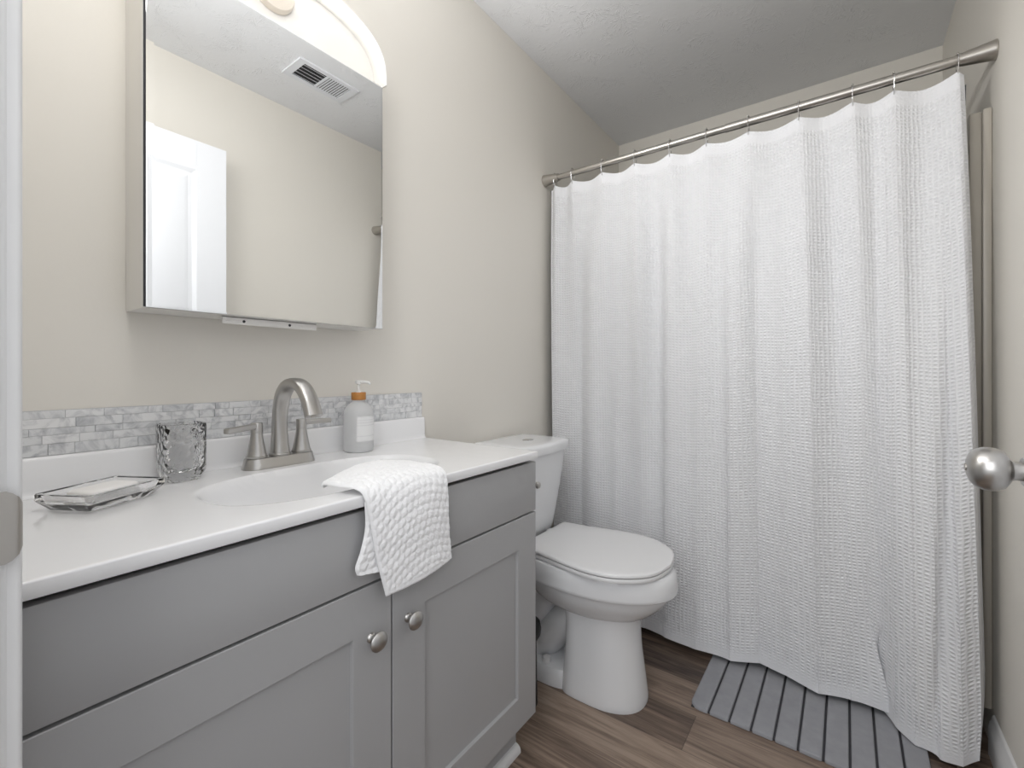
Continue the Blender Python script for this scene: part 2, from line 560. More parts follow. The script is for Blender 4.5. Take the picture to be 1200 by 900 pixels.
# ------------------------------------------------------------------ door (open against the right wall)
DX0, DX1, DY0, DY1, DZ0, DZ1 = 0.212, 0.247, 0.080, 0.890, 0.012, 2.046
bm = bmesh.new()
box(bm, DX0 + 0.007, DX1 - 0.007, DY0 + 0.002, DY1 - 0.002, DZ0 + 0.002, DZ1 - 0.002)
ST, MS = 0.115, 0.11
ym = (DY0 + DY1) / 2
for y0, y1 in ((DY0, DY0 + ST), (DY1 - ST, DY1), (ym - MS / 2, ym + MS / 2)):
    box(bm, DX0, DX1, y0, y1, DZ0, DZ1)
for z0, z1 in ((DZ0, 0.25), (0.82, 0.98), (DZ1 - 0.125, DZ1)):
    for ya, yb_ in ((DY0 + ST, ym - MS / 2), (ym + MS / 2, DY1 - ST)):
        box(bm, DX0, DX1, ya - 0.0005, yb_ + 0.0005, z0, z1)
for y0, y1 in ((DY0 + ST, ym - MS / 2), (ym + MS / 2, DY1 - ST)):
    for z0, z1 in ((0.25, 0.82), (0.98, DZ1 - 0.125)):
        # bevelled sticking and raised field, on both faces
        for xf_, s in ((DX0, 1), (DX1, -1)):
            w = 0.016
            r0 = [(y0, z0), (y1, z0), (y1, z1), (y0, z1)]
            r1 = [(y0 + w, z0 + w), (y1 - w, z0 + w), (y1 - w, z1 - w), (y0 + w, z1 - w)]
            loft(bm, [[Vector((xf_, a, b)) for a, b in r0], [Vector((xf_ + s * 0.0069, a, b)) for a, b in r1]], False, False)
            w2, w3 = 0.030, 0.048
            r2 = [(y0 + w2, z0 + w2), (y1 - w2, z0 + w2), (y1 - w2, z1 - w2), (y0 + w2, z1 - w2)]
            r3 = [(y0 + w3, z0 + w3), (y1 - w3, z0 + w3), (y1 - w3, z1 - w3), (y0 + w3, z1 - w3)]
            loft(bm, [[Vector((xf_ + s * 0.0069, a, b)) for a, b in r2], [Vector((xf_ + s * 0.0015, a, b)) for a, b in r3]], False, True)
door = struct('door_1', bm, M['doorw'], smooth=20)
door['label'] = 'white panelled door standing open along the right wall'
KY, KZ = 0.830, 0.934
for s, xf_ in ((-1, DX0),):
    bm = bmesh.new()
    lathe(bm, [(0, 0.0), (0.033, 0.0), (0.033, 0.004), (0.031, 0.008), (0.0175, 0.0335), (0.0165, 0.0345), (0.0140, 0.0345), (0.0118, 0.0335),
               (0.0115, 0.040), (0.0125, 0.0435), (0.0175, 0.0465), (0.0235, 0.0505), (0.0270, 0.0570), (0.0278, 0.0635), (0.0268, 0.0705),
               (0.0235, 0.0770), (0.0180, 0.0815), (0.0100, 0.0842), (0.0, 0.085)], (xf_ - 0.0005, KY, KZ), (-1, 0, 0), 48)
    kn = obj('door_knob', bm, M['nickel'], door)
    kn['label'] = 'round satin nickel door knob'
    bm = bmesh.new()
    lathe(bm, [(0, 0), (0.0045, 0), (0.0045, 0.0012), (0.0015, 0.0012), (0, 0.0004)], (xf_ - 0.0853, KY, KZ), (-1, 0, 0), 20)
    obj('lock_button', bm, M['nickeld'], kn)
bm = bmesh.new()
box(bm, DX0 + 0.005, DX1 - 0.005, DY1 - 0.0005, DY1 + 0.0015, KZ - 0.028, KZ + 0.028, 0.0006)
box(bm, DX0 + 0.012, DX1 - 0.012, DY1, DY1 + 0.010, KZ - 0.007, KZ + 0.007, 0.002)
obj('latch', bm, M['nickeld'], door)
for zz in (0.25, 1.03, 1.80):
    bm = bmesh.new()
    lathe(bm, [(0, 0), (0.006, 0), (0.006, 0.09), (0, 0.09)], (DX1 + 0.004, DY0 - 0.004, zz), (0, 0, 1), 14)
    obj('hinge', bm, M['nickeld'], door)

# ------------------------------------------------------------------ vanity cabinet
VY0, VY1 = 0.064, 1.038
FX = -0.6791                                  # door face
CX = FX - 0.019                               # carcass front
van = thing('vanity_cabinet', 'grey shaker vanity cabinet with two doors under the white sink top', 'cabinet', (-0.9, 0.551, 0))
bm = bmesh.new()
box(bm, XL + 0.002, CX - 0.001, VY0, VY0 + 0.016, 0.0, 0.826)
# right side panel with its toe notch
for (x0, x1, z0, z1) in ((XL + 0.002, -0.746, 0.0, 0.826), (-0.746, CX - 0.001, 0.1255, 0.826)):
    box(bm, x0, x1, VY1 - 0.016, VY1, z0, z1)
box(bm, XL + 0.002, CX - 0.001, VY0, VY1, 0.1255, 0.142)
box(bm, XL + 0.002, XL + 0.010, VY0, VY1, 0.1255, 0.826)
obj('carcass', bm, M['cab'], van)
bm = bmesh.new()
box(bm, CX - 0.019, CX - 0.001, VY0 + 0.017, VY1 - 0.017, 0.143, 0.18)
box(bm, CX - 0.019, CX - 0.001, VY0 + 0.017, VY1 - 0.017, 0.655, 0.720)
box(bm, CX - 0.019, CX - 0.001, VY0 + 0.017, VY1 - 0.017, 0.79, 0.8255)
box(bm, CX - 0.019, CX - 0.001, 0.53, 0.572, 0.18, 0.655)
obj('face_frame', bm, M['cabdark'], van)
bm = bmesh.new()
box(bm, -0.757, -0.745, VY0 + 0.002, VY1 - 0.004, 0.0, 0.125)
obj('toe_kick', bm, M['cab'], van)
bm = bmesh.new()
box(bm, CX, FX, VY0 + 0.001, VY1 - 0.001, 0.6845, 0.8155, 0.0012)
obj('drawer_front', bm, M['cab'], van)['label'] = 'wide plain false drawer front'


def shaker(y0, y1, z0, z1, ky, lab):
    S = 0.0815
    bm = bmesh.new()
    box(bm, CX, FX - 0.0075, y0 + 0.003, y1 - 0.003, z0 + 0.003, z1 - 0.003)
    loft_r = [(y0, z0), (y1, z0), (y1, z1), (y0, z1)]
    # stiles and rails, mitre-free with a small chamfer to the panel
    for a, b in ((y0, y0 + S), (y1 - S, y1)):
        box(bm, CX, FX, a, b, z0, z1, 0.0010, 1)
    for a, b in ((z0, z0 + S), (z1 - S, z1)):
        box(bm, CX, FX - 0.00005, y0 + S - 0.002, y1 - S + 0.002, a, b, 0.0010, 1)
    a0, a1, c0, c1 = y0 + S, y1 - S, z0 + S, z1 - S
    ch = 0.0015
    r0 = [(a0, c0), (a1, c0), (a1, c1), (a0, c1)]
    r1 = [(a0 + ch, c0 + ch), (a1 - ch, c0 + ch), (a1 - ch, c1 - ch), (a0 + ch, c1 - ch)]
    loft(bm, [[Vector((FX - 0.0022, a, b)) for a, b in r0], [Vector((FX - 0.0074, a, b)) for a, b in r1]], False, False)
    d = obj('door', bm, M['cab'], van, smooth=20)
    d['label'] = lab
    bm = bmesh.new()
    lathe(bm, [(0, 0), (0.0095, 0), (0.0088, 0.0025), (0.0058, 0.005), (0.0052, 0.013), (0.0075, 0.0165), (0.0150, 0.0185), (0.0172, 0.0205),
               (0.0172, 0.0225), (0.0150, 0.0255), (0.0095, 0.0282), (0.004, 0.0292), (0, 0.0294)], (FX - 0.0003, ky, 0.586), (1, 0, 0), 32)
    kk = obj('knob', bm, M['nickel'], d)
    kk['label'] = 'round brushed nickel cabinet knob'


shaker(VY0 + 0.002, 0.5495, 0.134, 0.6795, 0.5055, 'left shaker door')
shaker(0.5528, VY1 - 0.001, 0.134, 0.6795, 0.590, 'right shaker door')
# white shoe moulding in front of the toe kick
bm = bmesh.new()
pr = [(0, 0), (0.017, 0)] + [(0.017 * math.cos(t * PI / 12), 0.006 + 0.016 * math.sin(t * PI / 12)) for t in range(0, 7)] + [(0, 0.022)]
loft(bm, [[Vector((-0.745 + d, y, h)) for d, h in pr] for y in (VY0 + 0.001, VY1 - 0.002)])
obj('shoe_moulding', bm, M['trimw'], van)['label'] = 'white shoe moulding along the toe kick'

# small metal paper-holder post on the cabinet's side (a tip shows past its edge)
ph = thing('paper_holder', 'small round metal post tip showing past the right edge of the vanity', 'holder', (-0.745, VY1, 0.742))
bm = bmesh.new()
lathe(bm, [(0, 0), (0.020, 0), (0.020, 0.004), (0.014, 0.008), (0, 0.008)], (-0.745, VY1 + 0.0003, 0.742), (0, 1, 0), 28)
obj('rosette', bm, M['nickel'], ph)
bm = bmesh.new()
sweep(bm, [(-0.745, VY1 + 0.007, 0.742), (-0.745, VY1 + 0.020, 0.742), (-0.742, VY1 + 0.028, 0.742), (-0.734, VY1 + 0.031, 0.742), (-0.697, VY1 + 0.031, 0.742)],
      0.0055, 16, Vector((0, 0, 1)))
lathe(bm, [(0, 0), (0.008, 0.001), (0.0098, 0.006), (0.008, 0.011), (0, 0.013)], (-0.699, VY1 + 0.031, 0.742), (1, 0, 0), 20)
obj('arm', bm, M['nickel'], ph)

# ------------------------------------------------------------------ vanity top with integral basin
CTY0, CTY1, CTX1, CTZ, CTT = 0.058, 1.0245, -0.6648, 0.8466, 0.0195
BCX, BCY, BA, BB, BD = -0.853, 0.545, 0.132, 0.235, 0.115


def basin_z(x, y):
    rho = (abs((x - BCX) / BA) ** 2.6 + abs((y - BCY) / BB) ** 2.6) ** (1 / 2.6)
    if rho >= 1.04:
        return 0.0
    t = max(0.0, (1.04 - rho) / 1.04)
    d = 1 - (1 - min(1.0, t / 0.62)) ** 2.2
    edge = smoothstep(t / 0.10)
    return -BD * d * edge


top = thing('vanity_sink', 'white vanity top with integrated sink basin over the grey cabinet', 'countertop', (-0.89, 0.545, CTZ - CTT))
bm = bmesh.new()
NX, NY = 100, 170
xs_ = [XL + 0.001 + (CTX1 - 0.003 - XL - 0.001) * i / NX for i in range(NX + 1)]
ys_ = [CTY0 + 0.003 + (CTY1 - CTY0 - 0.006) * j / NY for j in range(NY + 1)]
gv = [[bm.verts.new((x, y, CTZ + basin_z(x, y))) for y in ys_] for x in xs_]
for i in range(NX):
    for j in range(NY):
        bm.faces.new((gv[i][j], gv[i + 1][j], gv[i + 1][j + 1], gv[i][j + 1]))
# rounded edge and skirt
loop = [gv[i][0] for i in range(NX + 1)] + [gv[NX][j] for j in range(1, NY + 1)] + [gv[i][NY] for i in range(NX - 1, -1, -1)]
def shift(v, out, dz):
    x, y, z = v.co
    nx = 1 if x > CTX1 - 0.004 else 0
    ny = -1 if y < CTY0 + 0.004 else (1 if y > CTY1 - 0.004 else 0)
    return bm.verts.new((x + nx * out, y + ny * out, CTZ + dz))
prev = loop
for out, dz in ((0.0015, -0.0005), (0.0026, -0.0016), (0.003, -0.003), (0.003, -CTT + 0.0015), (0.002, -CTT), (-0.02, -CTT)):
    cur = [shift(v, out, dz) for v in loop]
    for a in range(len(loop) - 1):
        bm.faces.new((prev[a], prev[a + 1], cur[a + 1], cur[a]))
    prev = cur
obj('countertop', bm, M['counter'], top, recalc=True, smooth=50)
bm = bmesh.new()
prof = [(0.0, -0.002), (0.024, -0.002), (0.024, 0.0006), (0.0205, 0.0018), (0.018, 0.0052), (0.0168, 0.012), (0.0162, 0.060), (0.0150, 0.0646), (0.0125, 0.0664), (0.0, 0.0664)]
loft(bm, [[Vector((XL + 0.0005 + d, y, CTZ + h)) for d, h in prof] for y in (CTY0, CTY1 - 0.001)])
obj('backsplash', bm, M['counter'], top, smooth=50)
bm = bmesh.new()
lathe(bm, [(0, 0), (0.021, 0), (0.022, 0.002), (0.020, 0.004), (0.012, 0.003), (0, 0.005)], (BCX, BCY, CTZ - BD + 0.0003), (0, 0, 1), 32)
obj('drain', bm, M['chrome'], top)['label'] = 'round chrome sink drain'

# ------------------------------------------------------------------ marble mosaic strip on the wall
bm = bmesh.new()
TZ0, TZ1 = 0.9132, 0.9915
rows = [0.0195, 0.0150, 0.0122, 0.0165, 0.0135]
rng = random.Random(11)
z = TZ0 + 0.0005
for h in rows:
    y = CTY0 + 0.002
    while y < CTY1 - 0.004:
        w = rng.uniform(0.022, 0.085)
        y1 = min(y + w, CTY1 - 0.003)
        if CTY1 - 0.003 - y1 < 0.012:
            y1 = CTY1 - 0.003
        dp = rng.choice((0.0062, 0.0066, 0.0070, 0.0078))
        box(bm, XL + 0.0005, XL + dp, y + 0.0002, y1 - 0.0002, z + 0.0002, z + h - 0.0002, 0.0004, 1)
        y = y1 + 0.0003
    z += h + 0.0001
tile = obj('tile_backsplash', bm, M['tile'], None, (XL, 0.545, TZ0))
tag(tile, 'strip of grey marble mosaic tile on the wall behind the sink', 'backsplash')
bm = bmesh.new()
box(bm, XL + 0.0002, XL + 0.0052, CTY0 + 0.002, CTY1 - 0.003, TZ0, TZ1)
obj('grout', bm, M['grout'], tile)

# ------------------------------------------------------------------ faucet
fx, fy = -1.043, 0.527
fau = thing('faucet', 'brushed nickel two-handle gooseneck faucet on the white sink top', 'faucet', (fx, fy, CTZ))
bm = bmesh.new()


def stadium(cx, cy, L, r, z, n=48):
    out = []
    for i in range(n):
        t = 2 * PI * i / n
        c, s = math.cos(t), math.sin(t)
        out.append(Vector((cx + r * c, cy + (L if s > 0 else -L) + r * s, z)))
    return out


loft(bm, [stadium(fx, fy, 0.052, r, CTZ + h) for r, h in ((0.0, 0.0002), (0.0285, 0.0002), (0.0285, 0.003), (0.0270, 0.006), (0.0238, 0.020), (0.0228, 0.0225), (0.018, 0.0232), (0.0, 0.0232))])
obj('base_plate', bm, M['nickel'], fau)
for s, (dx, dy) in ((-1, (0.047, -0.080)), (1, (0.014, 0.068))):
    hy = fy + s * 0.051
    bm = bmesh.new()
    lathe(bm, [(0, 0.0233), (0.0212, 0.0233), (0.0216, 0.0275), (0.0203, 0.0285), (0.0190, 0.033), (0.0160, 0.048), (0.0130, 0.064), (0.0116, 0.076), (0.0112, 0.078)],
          (fx, hy, CTZ), (0, 0, 1), 32)
    lathe(bm, [(0.0112, 0.0782), (0.0118, 0.079), (0.0118, 0.0985), (0.0110, 0.100), (0, 0.100)], (fx, hy, CTZ), (0, 0, 1), 32)
    hd = obj('handle', bm, M['nickel'], fau)
    bm = bmesh.new()
    dv = Vector((dx, dy, 0.0))
    base = Vector((fx, hy, CTZ + 0.0925))
    L = dv.length
    dn = dv.normalized()
    pts = [base + dn * t for t in (0.004, 0.012, 0.02, L - 0.004, L - 0.001, L)]
    sweep(bm, pts, [0.0066, 0.0065, 0.0062, 0.0058, 0.0054, 0.0042], 20, dn.cross(Vector((0, 0, 1))), flat=[1.1] * 6, exp=4.0)
    obj('lever', bm, M['nickel'], hd)
bm = bmesh.new()
ctrl = [(-1.043, 0.0233, 0.0195), (-1.0435, 0.032, 0.0188), (-1.0445, 0.055, 0.0165), (-1.0445, 0.090, 0.0142), (-1.040, 0.128, 0.0128), (-1.028, 0.160, 0.0122),
        (-1.005, 0.181, 0.0120), (-0.975, 0.1865, 0.0120), (-0.945, 0.178, 0.0120), (-0.922, 0.156, 0.0122), (-0.910, 0.136, 0.0124), (-0.902, 0.118, 0.0126)]
sp3 = spline(ctrl, 60)
pts = [Vector((a, fy, CTZ + b)) for a, b, c in sp3]
rad_ = [c for a, b, c in sp3]
fl = [1.0 + 0.45 * smoothstep((i / 60 - 0.15) / 0.4) for i in range(61)]
sweep(bm, pts, rad_, 28, Vector((0, 1, 0)), flat=fl, exp=2.8)
spt = obj('spout', bm, M['nickel'], fau)
bm = bmesh.new()
d_ = (pts[-1] - pts[-2]).normalized()
lathe(bm, [(0, 0), (0.0065, 0), (0.0065, 0.0012), (0.005, 0.0014), (0, 0.0010)], pts[-1] + d_ * 0.0003, d_, 24)
obj('aerator', bm, M['nickeld'], spt)
bm = bmesh.new()
lathe(bm, [(0.0, 0.0232), (0.0218, 0.0232), (0.0222, 0.0265), (0.0205, 0.0285), (0.0195, 0.029)], (fx, fy, CTZ), (0, 0, 1), 32)
obj('spout_collar', bm, M['nickel'], fau)

# ------------------------------------------------------------------ soap dispenser bottle
bx, by = -1.052, 0.742
bot = thing('soap_dispenser', 'frosted pump soap bottle with amber collar beside the faucet', 'bottle', (bx, by, CTZ))
bm = bmesh.new()
R_ = 0.0385
prof = [(0, 0.0004), (R_ - 0.006, 0.0004), (R_ - 0.002, 0.002), (R_, 0.007), (R_, 0.098), (R_ - 0.001, 0.108), (R_ - 0.006, 0.118), (0.024, 0.127), (0.0165, 0.132), (0.0150, 0.136), (0.0150, 0.142), (0, 0.142)]
lathe(bm, prof, (bx, by, CTZ), (0, 0, 1), 48)
obj('body', bm, M['frost'], bot, smooth=50)
bm = bmesh.new()
rings = []
a_mid = math.atan2(-0.35, 0.94)
for h in (0.030, 0.094):
    rings.append([Vector((bx + (R_ + 0.0005) * math.cos(t), by + (R_ + 0.0005) * math.sin(t), CTZ + h)) for t in [(-0.72 + 1.75 * i / 24) + 0.0 for i in range(25)]])
loft(bm, rings, closed=False)
obj('paper_label', bm, M['label'], bot)['label'] = 'white paper label'
bm = bmesh.new()
lathe(bm, [(0, 0.137), (0.0182, 0.137), (0.0188, 0.138), (0.0188, 0.1555), (0.0180, 0.157), (0, 0.157)], (bx, by, CTZ), (0, 0, 1), 32)
obj('collar', bm, M['amber'], bot)['label'] = 'amber brown screw collar'
bm = bmesh.new()
lathe(bm, [(0, 0.1572), (0.007, 0.1572), (0.0065, 0.160), (0.0036, 0.161), (0.0034, 0.178), (0.0085, 0.180), (0.0090, 0.187), (0.0075, 0.189), (0, 0.189)], (bx, by, CTZ), (0, 0, 1), 24)
sweep(bm, [(bx, by, CTZ + 0.1845), (bx + 0.018, by + 0.006, CTZ + 0.1845), (bx + 0.030, by + 0.010, CTZ + 0.183), (bx + 0.034, by + 0.0115, CTZ + 0.179)], [0.0045, 0.0042, 0.0036, 0.003], 14, Vector((0, 0, 1)))
obj('pump', bm, M['pump'], bot)['label'] = 'white pump head with nozzle'

# ------------------------------------------------------------------ glass tumbler
tx, ty = -1.0545, 0.3395
bm = bmesh.new()
outer = [(0.025, 0.0004, 3.0), (0.0275, 0.001, 3.2), (0.032, 0.010, 3.8), (0.0350, 0.020, 5.0), (0.0352, 0.060, 5.5), (0.0355, 0.108, 5.5), (0.0347, 0.1105, 5.5)]
inner = [(0.0312, 0.1108, 5.5), (0.0302, 0.108, 5.5), (0.0296, 0.060, 5.5), (0.0290, 0.030, 5.0), (0.026, 0.022, 3.8), (0.020, 0.019, 3.0)]
loft(bm, [superell(tx, ty, r, r, CTZ + h, 56, e) for r, h, e in outer + inner])
tum = obj('tumbler', bm, M['hglass'], None, (tx, ty, CTZ), smooth=40)
tag(tum, 'clear textured square glass tumbler standing behind the soap dish', 'tumbler')

# ------------------------------------------------------------------ glass soap dish with a bar of soap
sx_, sy_ = -0.9735, 0.2065
ROT = Matrix.Rotation(0.505, 3, 'Z')


def rect_ring(hw, hl, z, r=0.006, n=4):
    out = []
    for (cx, cy, a0) in ((hw - r, hl - r, 0), (-hw + r, hl - r, PI / 2), (-hw + r, -hl + r, PI), (hw - r, -hl + r, 3 * PI / 2)):
        for i in range(n + 1):
            t = a0 + PI / 2 * i / n
            p = ROT @ Vector((cx + r * math.cos(t), cy + r * math.sin(t), 0))
            out.append(Vector((sx_ + p.x, sy_ + p.y, z)))
    return out


bm = bmesh.new()
W_, L_ = 0.0505, 0.0640
loft(bm, [rect_ring(W_ - 0.014, L_ - 0.014, CTZ + 0.0004), rect_ring(W_ - 0.012, L_ - 0.012, CTZ + 0.0012), rect_ring(W_, L_, CTZ + 0.0170), rect_ring(W_, L_, CTZ + 0.0262),
          rect_ring(W_ - 0.001, L_ - 0.001, CTZ + 0.0272), rect_ring(W_ - 0.006, L_ - 0.006, CTZ + 0.0272), rect_ring(W_ - 0.0075, L_ - 0.0075, CTZ + 0.0262), rect_ring(W_ - 0.012, L_ - 0.012, CTZ + 0.0155), rect_ring(W_ - 0.017, L_ - 0.017, CTZ + 0.0135)])
dish = obj('soap_dish', bm, M['glass'], None, (sx_, sy_, CTZ), smooth=30)
tag(dish, 'clear rectangular glass soap dish at the left of the white sink top', 'soap dish')
bm = bmesh.new()
hw, hl = 0.0265, 0.0400
loft(bm, [rect_ring(hw - 0.006, hl - 0.006, CTZ + 0.0139, 0.008), rect_ring(hw, hl, CTZ + 0.0175, 0.010), rect_ring(hw, hl, CTZ + 0.0235, 0.010), rect_ring(hw - 0.003, hl - 0.003, CTZ + 0.0262, 0.009), rect_ring(hw - 0.010, hl - 0.010, CTZ + 0.0272, 0.006)])
so = obj('soap_bar', bm, M['soap'], None, (sx_, sy_, CTZ + 0.0139), smooth=60)
tag(so, 'white bar of soap lying inside the clear glass dish', 'soap')

# ------------------------------------------------------------------ hand towel over the counter edge
def towel_sheet(rows, nu, nv, amp, cell, hem=True, seed=0.0, thick=0.006):
    """rows: list of cross rows, each a list of control points left to right; bump grid of soft squares."""
    cols = [spline(r, nu) for r in rows]
    grid = [spline([c[i] for c in cols], nv) for i in range(nu + 1)]       # grid[i][j]
    G = [[Vector(p) for p in col] for col in grid]
    # lengths for pattern coordinates
    U = [[0.0] * (nv + 1) for _ in range(nu + 1)]
    V = [[0.0] * (nv + 1) for _ in range(nu + 1)]
    for j in range(nv + 1):
        for i in range(1, nu + 1):
            U[i][j] = U[i - 1][j] + (G[i][j] - G[i - 1][j]).length
    for i in range(nu + 1):
        for j in range(1, nv + 1):
            V[i][j] = V[i][j - 1] + (G[i][j] - G[i][j - 1]).length
    bm = bmesh.new()
    top_, bot_ = [], []
    for i in range(nu + 1):
        ct, cb = [], []
        for j in range(nv + 1):
            du = G[min(i + 1, nu)][j] - G[max(i - 1, 0)][j]
            dv = G[i][min(j + 1, nv)] - G[i][max(j - 1, 0)]
            n = dv.cross(du).normalized()
            u, v = U[i][j], V[i][j]
            row_ = math.floor(v / cell)
            uo = u + (cell * 0.5 if row_ % 2 else 0.0)
            a = (abs(math.sin(PI * v / cell)) * abs(math.sin(PI * uo / cell))) ** 0.6 - 0.35
            edge = min(u, U[nu][j] - u)
            ve = min(V[i][nv] - v, v) if hem else 1.0
            m = smoothstep((ve - 0.010) / 0.006) * smoothstep(edge / 0.006)
            fuzz = mnoise.noise(G[i][j] * 260.0 + Vector((seed, 0, 0))) * 0.0007 + mnoise.noise(G[i][j] * 40.0) * 0.001
            rim = smoothstep(min(edge, ve if hem else 1.0) / 0.004)
            h = thick * (0.35 + 0.65 * rim) + amp * a * 1.6 * m + fuzz
            ct.append(bm.verts.new(G[i][j] + n * h))
            cb.append(bm.verts.new(G[i][j]))
        top_.append(ct); bot_.append(cb)
    for i in range(nu):
        for j in range(nv):
            bm.faces.new((top_[i][j], top_[i + 1][j], top_[i + 1][j + 1], top_[i][j + 1]))
            bm.faces.new((bot_[i][j], bot_[i][j + 1], bot_[i + 1][j + 1], bot_[i + 1][j]))
    for j in range(nv):
        for i, s in ((0, 1), (nu, -1)):
            f = (top_[i][j], top_[i][j + 1], bot_[i][j + 1], bot_[i][j])
            bm.faces.new(f if s > 0 else f[::-1])
    for i in range(nu):
        for j, s in ((0, -1), (nv, 1)):
            f = (top_[i][j], top_[i + 1][j], bot_[i + 1][j], bot_[i][j])
            bm.faces.new(f if s < 0 else f[::-1])
    return bm


ZT = CTZ + 0.004
tow = thing('hand_towel', 'white textured hand towel draped over the front edge of the sink top', 'towel', (-0.70, 0.57, CTZ))
fold_rows = [
    [(-0.752, 0.459, ZT), (-0.786, 0.522, ZT + 0.004), (-0.800, 0.590, ZT + 0.006), (-0.795, 0.660, ZT + 0.002)],
    [(-0.747, 0.456, ZT + 0.006), (-0.772, 0.520, ZT + 0.015), (-0.784, 0.592, ZT + 0.018), (-0.772, 0.668, ZT + 0.008)],
    [(-0.712, 0.462, ZT + 0.007), (-0.727, 0.526, ZT + 0.017), (-0.734, 0.600, ZT + 0.018), (-0.722, 0.672, ZT + 0.008)],
    [(-0.676, 0.471, ZT + 0.006), (-0.680, 0.534, ZT + 0.012), (-0.682, 0.606, ZT + 0.012), (-0.674, 0.671, ZT + 0.007)],
    [(-0.659, 0.476, CTZ - 0.004), (-0.657, 0.540, CTZ - 0.002), (-0.657, 0.610, CTZ - 0.002), (-0.658, 0.671, CTZ - 0.004)],
    [(-0.655, 0.486, CTZ - 0.055), (-0.649, 0.548, CTZ - 0.055), (-0.649, 0.614, CTZ - 0.055), (-0.655, 0.672, CTZ - 0.055)],
    [(-0.656, 0.500, CTZ - 0.120), (-0.650, 0.560, CTZ - 0.118), (-0.650, 0.622, CTZ - 0.116), (-0.656, 0.676, CTZ - 0.114)],
    [(-0.657, 0.519, CTZ - 0.186), (-0.652, 0.578, CTZ - 0.184), (-0.651, 0.634, CTZ - 0.179), (-0.656, 0.683, CTZ - 0.172)],
]
obj('front_fold', towel_sheet(fold_rows, 130, 230, 0.0013, 0.0150), M['terry'], tow, smooth=None if False else 80)
back_rows = [
    [(-0.6615, 0.478, CTZ - 0.010), (-0.6610, 0.520, CTZ - 0.010), (-0.6605, 0.570, CTZ - 0.010)],
    [(-0.6625, 0.480, CTZ - 0.055), (-0.6615, 0.520, CTZ - 0.055), (-0.6605, 0.570, CTZ - 0.055)],
    [(-0.6640, 0.472, CTZ - 0.092), (-0.6620, 0.520, CTZ - 0.095), (-0.6610, 0.570, CTZ - 0.098)],
    [(-0.6660, 0.463, CTZ - 0.118), (-0.6640, 0.510, CTZ - 0.126), (-0.6630, 0.570, CTZ - 0.132)],
    [(-0.6660, 0.466, CTZ - 0.132), (-0.6640, 0.510, CTZ - 0.139), (-0.6630, 0.570, CTZ - 0.144)],
]
obj('back_fold', towel_sheet(back_rows, 70, 90, 0.0012, 0.0150, hem=False, thick=0.005), M['terry'], tow, smooth=80)

# ------------------------------------------------------------------ medicine cabinet with arched light hood
MY0, MY1, MZ0, MZ1, MX = 0.2686, 0.7897, 1.174, 1.8275, -1.0114
med = thing('medicine_cabinet', 'mirrored medicine cabinet with a lit arched hood on the left wall', 'cabinet', (XL, 0.529, MZ0))
bm = bmesh.new()
box(bm, XL + 0.001, MX - 0.008, MY0 + 0.006, MY1 - 0.006, MZ0, MZ0 + 0.006)
box(bm, XL + 0.001, MX - 0.008, MY0, MY0 + 0.006, MZ0, MZ1 + 0.002)
box(bm, XL + 0.001, MX - 0.008, MY1 - 0.006, MY1, MZ0, MZ1 + 0.002)
box(bm, XL + 0.001, MX - 0.008, MY0, MY1, MZ1 + 0.002, MZ1 + 0.009)
box(bm, XL + 0.001, XL + 0.006, MY0 + 0.004, MY1 - 0.004, MZ0 + 0.004, MZ1)
obj('body', bm, M['cabw'], med)
bm = bmesh.new()


def yz(x, y0, y1, z0, z1):
    return [Vector((x, y0, z0)), Vector((x, y1, z0)), Vector((x, y1, z1)), Vector((x, y0, z1))]


bv = 0.012
loft(bm, [yz(MX - 0.006, MY0 + 0.0030, MY1 - 0.001, MZ0 + 0.001, MZ1), yz(MX - 0.0007, MY0 + 0.0030, MY1 - 0.001, MZ0 + 0.001, MZ1),
          yz(MX - 0.0004, MY0 + 0.0030 + bv, MY1 - 0.001 - 0.004, MZ0 + 0.001 + 0.004, MZ1 - 0.002)])
mir = obj('mirror_door', bm, M['mirror'], med, smooth=None)
mir['label'] = 'frameless mirror door'
bm = bmesh.new()
box(bm, MX - 0.0079, MX - 0.0062, MY0 + 0.0008, MY1 - 0.002, MZ0 + 0.002, MZ1 - 0.001)
obj('door_gap_shade', bm, M['matd'], med)  # dark strip that paints the shaded gap behind the mirror door
# arched hood: back plate and rim
HC, HW, HH, HZ, EX = 0.529, 0.2715, 0.1470, MZ1 + 0.0095, 3.0


def arch(w, h, n=44):
    out = []
    for i in range(n + 1):
        t = PI * (1 - i / n)
        c, s = math.cos(t), math.sin(t)
        out.append((HC + w * math.copysign(abs(c) ** (2 / EX), c), HZ + h * abs(s) ** (2 / EX)))
    return out


HBX, HFX = -1.058, -1.007
bm = bmesh.new()
oa, ia = arch(HW, HH), arch(HW - 0.0035, HH - 0.0035)
rim_sec = []
for (yo, zo), (yi, zi) in zip(oa, ia):
    rim_sec.append([Vector((XL + 0.001, yo, zo)), Vector((HFX, yo, zo)), Vector((HFX, yi, zi)), Vector((XL + 0.001, yi, zi))])
loft(bm, rim_sec)
hood = obj('light_hood', bm, M['cabw'], med, smooth=30)
hood['label'] = 'white arched light hood'
bm = bmesh.new()
ba = arch(HW - 0.004, HH - 0.004)
loft(bm, [[Vector((HBX - 0.003, y, z)) for y, z in ba], [Vector((HBX, y, z)) for y, z in ba]])
obj('reflector', bm, M['cabw'], hood)
SC = (HBX, 0.516, 1.932)
bm = bmesh.new()
lathe(bm, [(0, 0.0003), (0.050, 0.0003), (0.050, 0.006), (0.046, 0.014), (0.032, 0.018), (0.0, 0.018)], SC, (1, 0, 0), 40)
lh = obj('lamp_holder', bm, M['porc'], med)
lh['label'] = 'round cream porcelain lamp holder'
bm = bmesh.new()
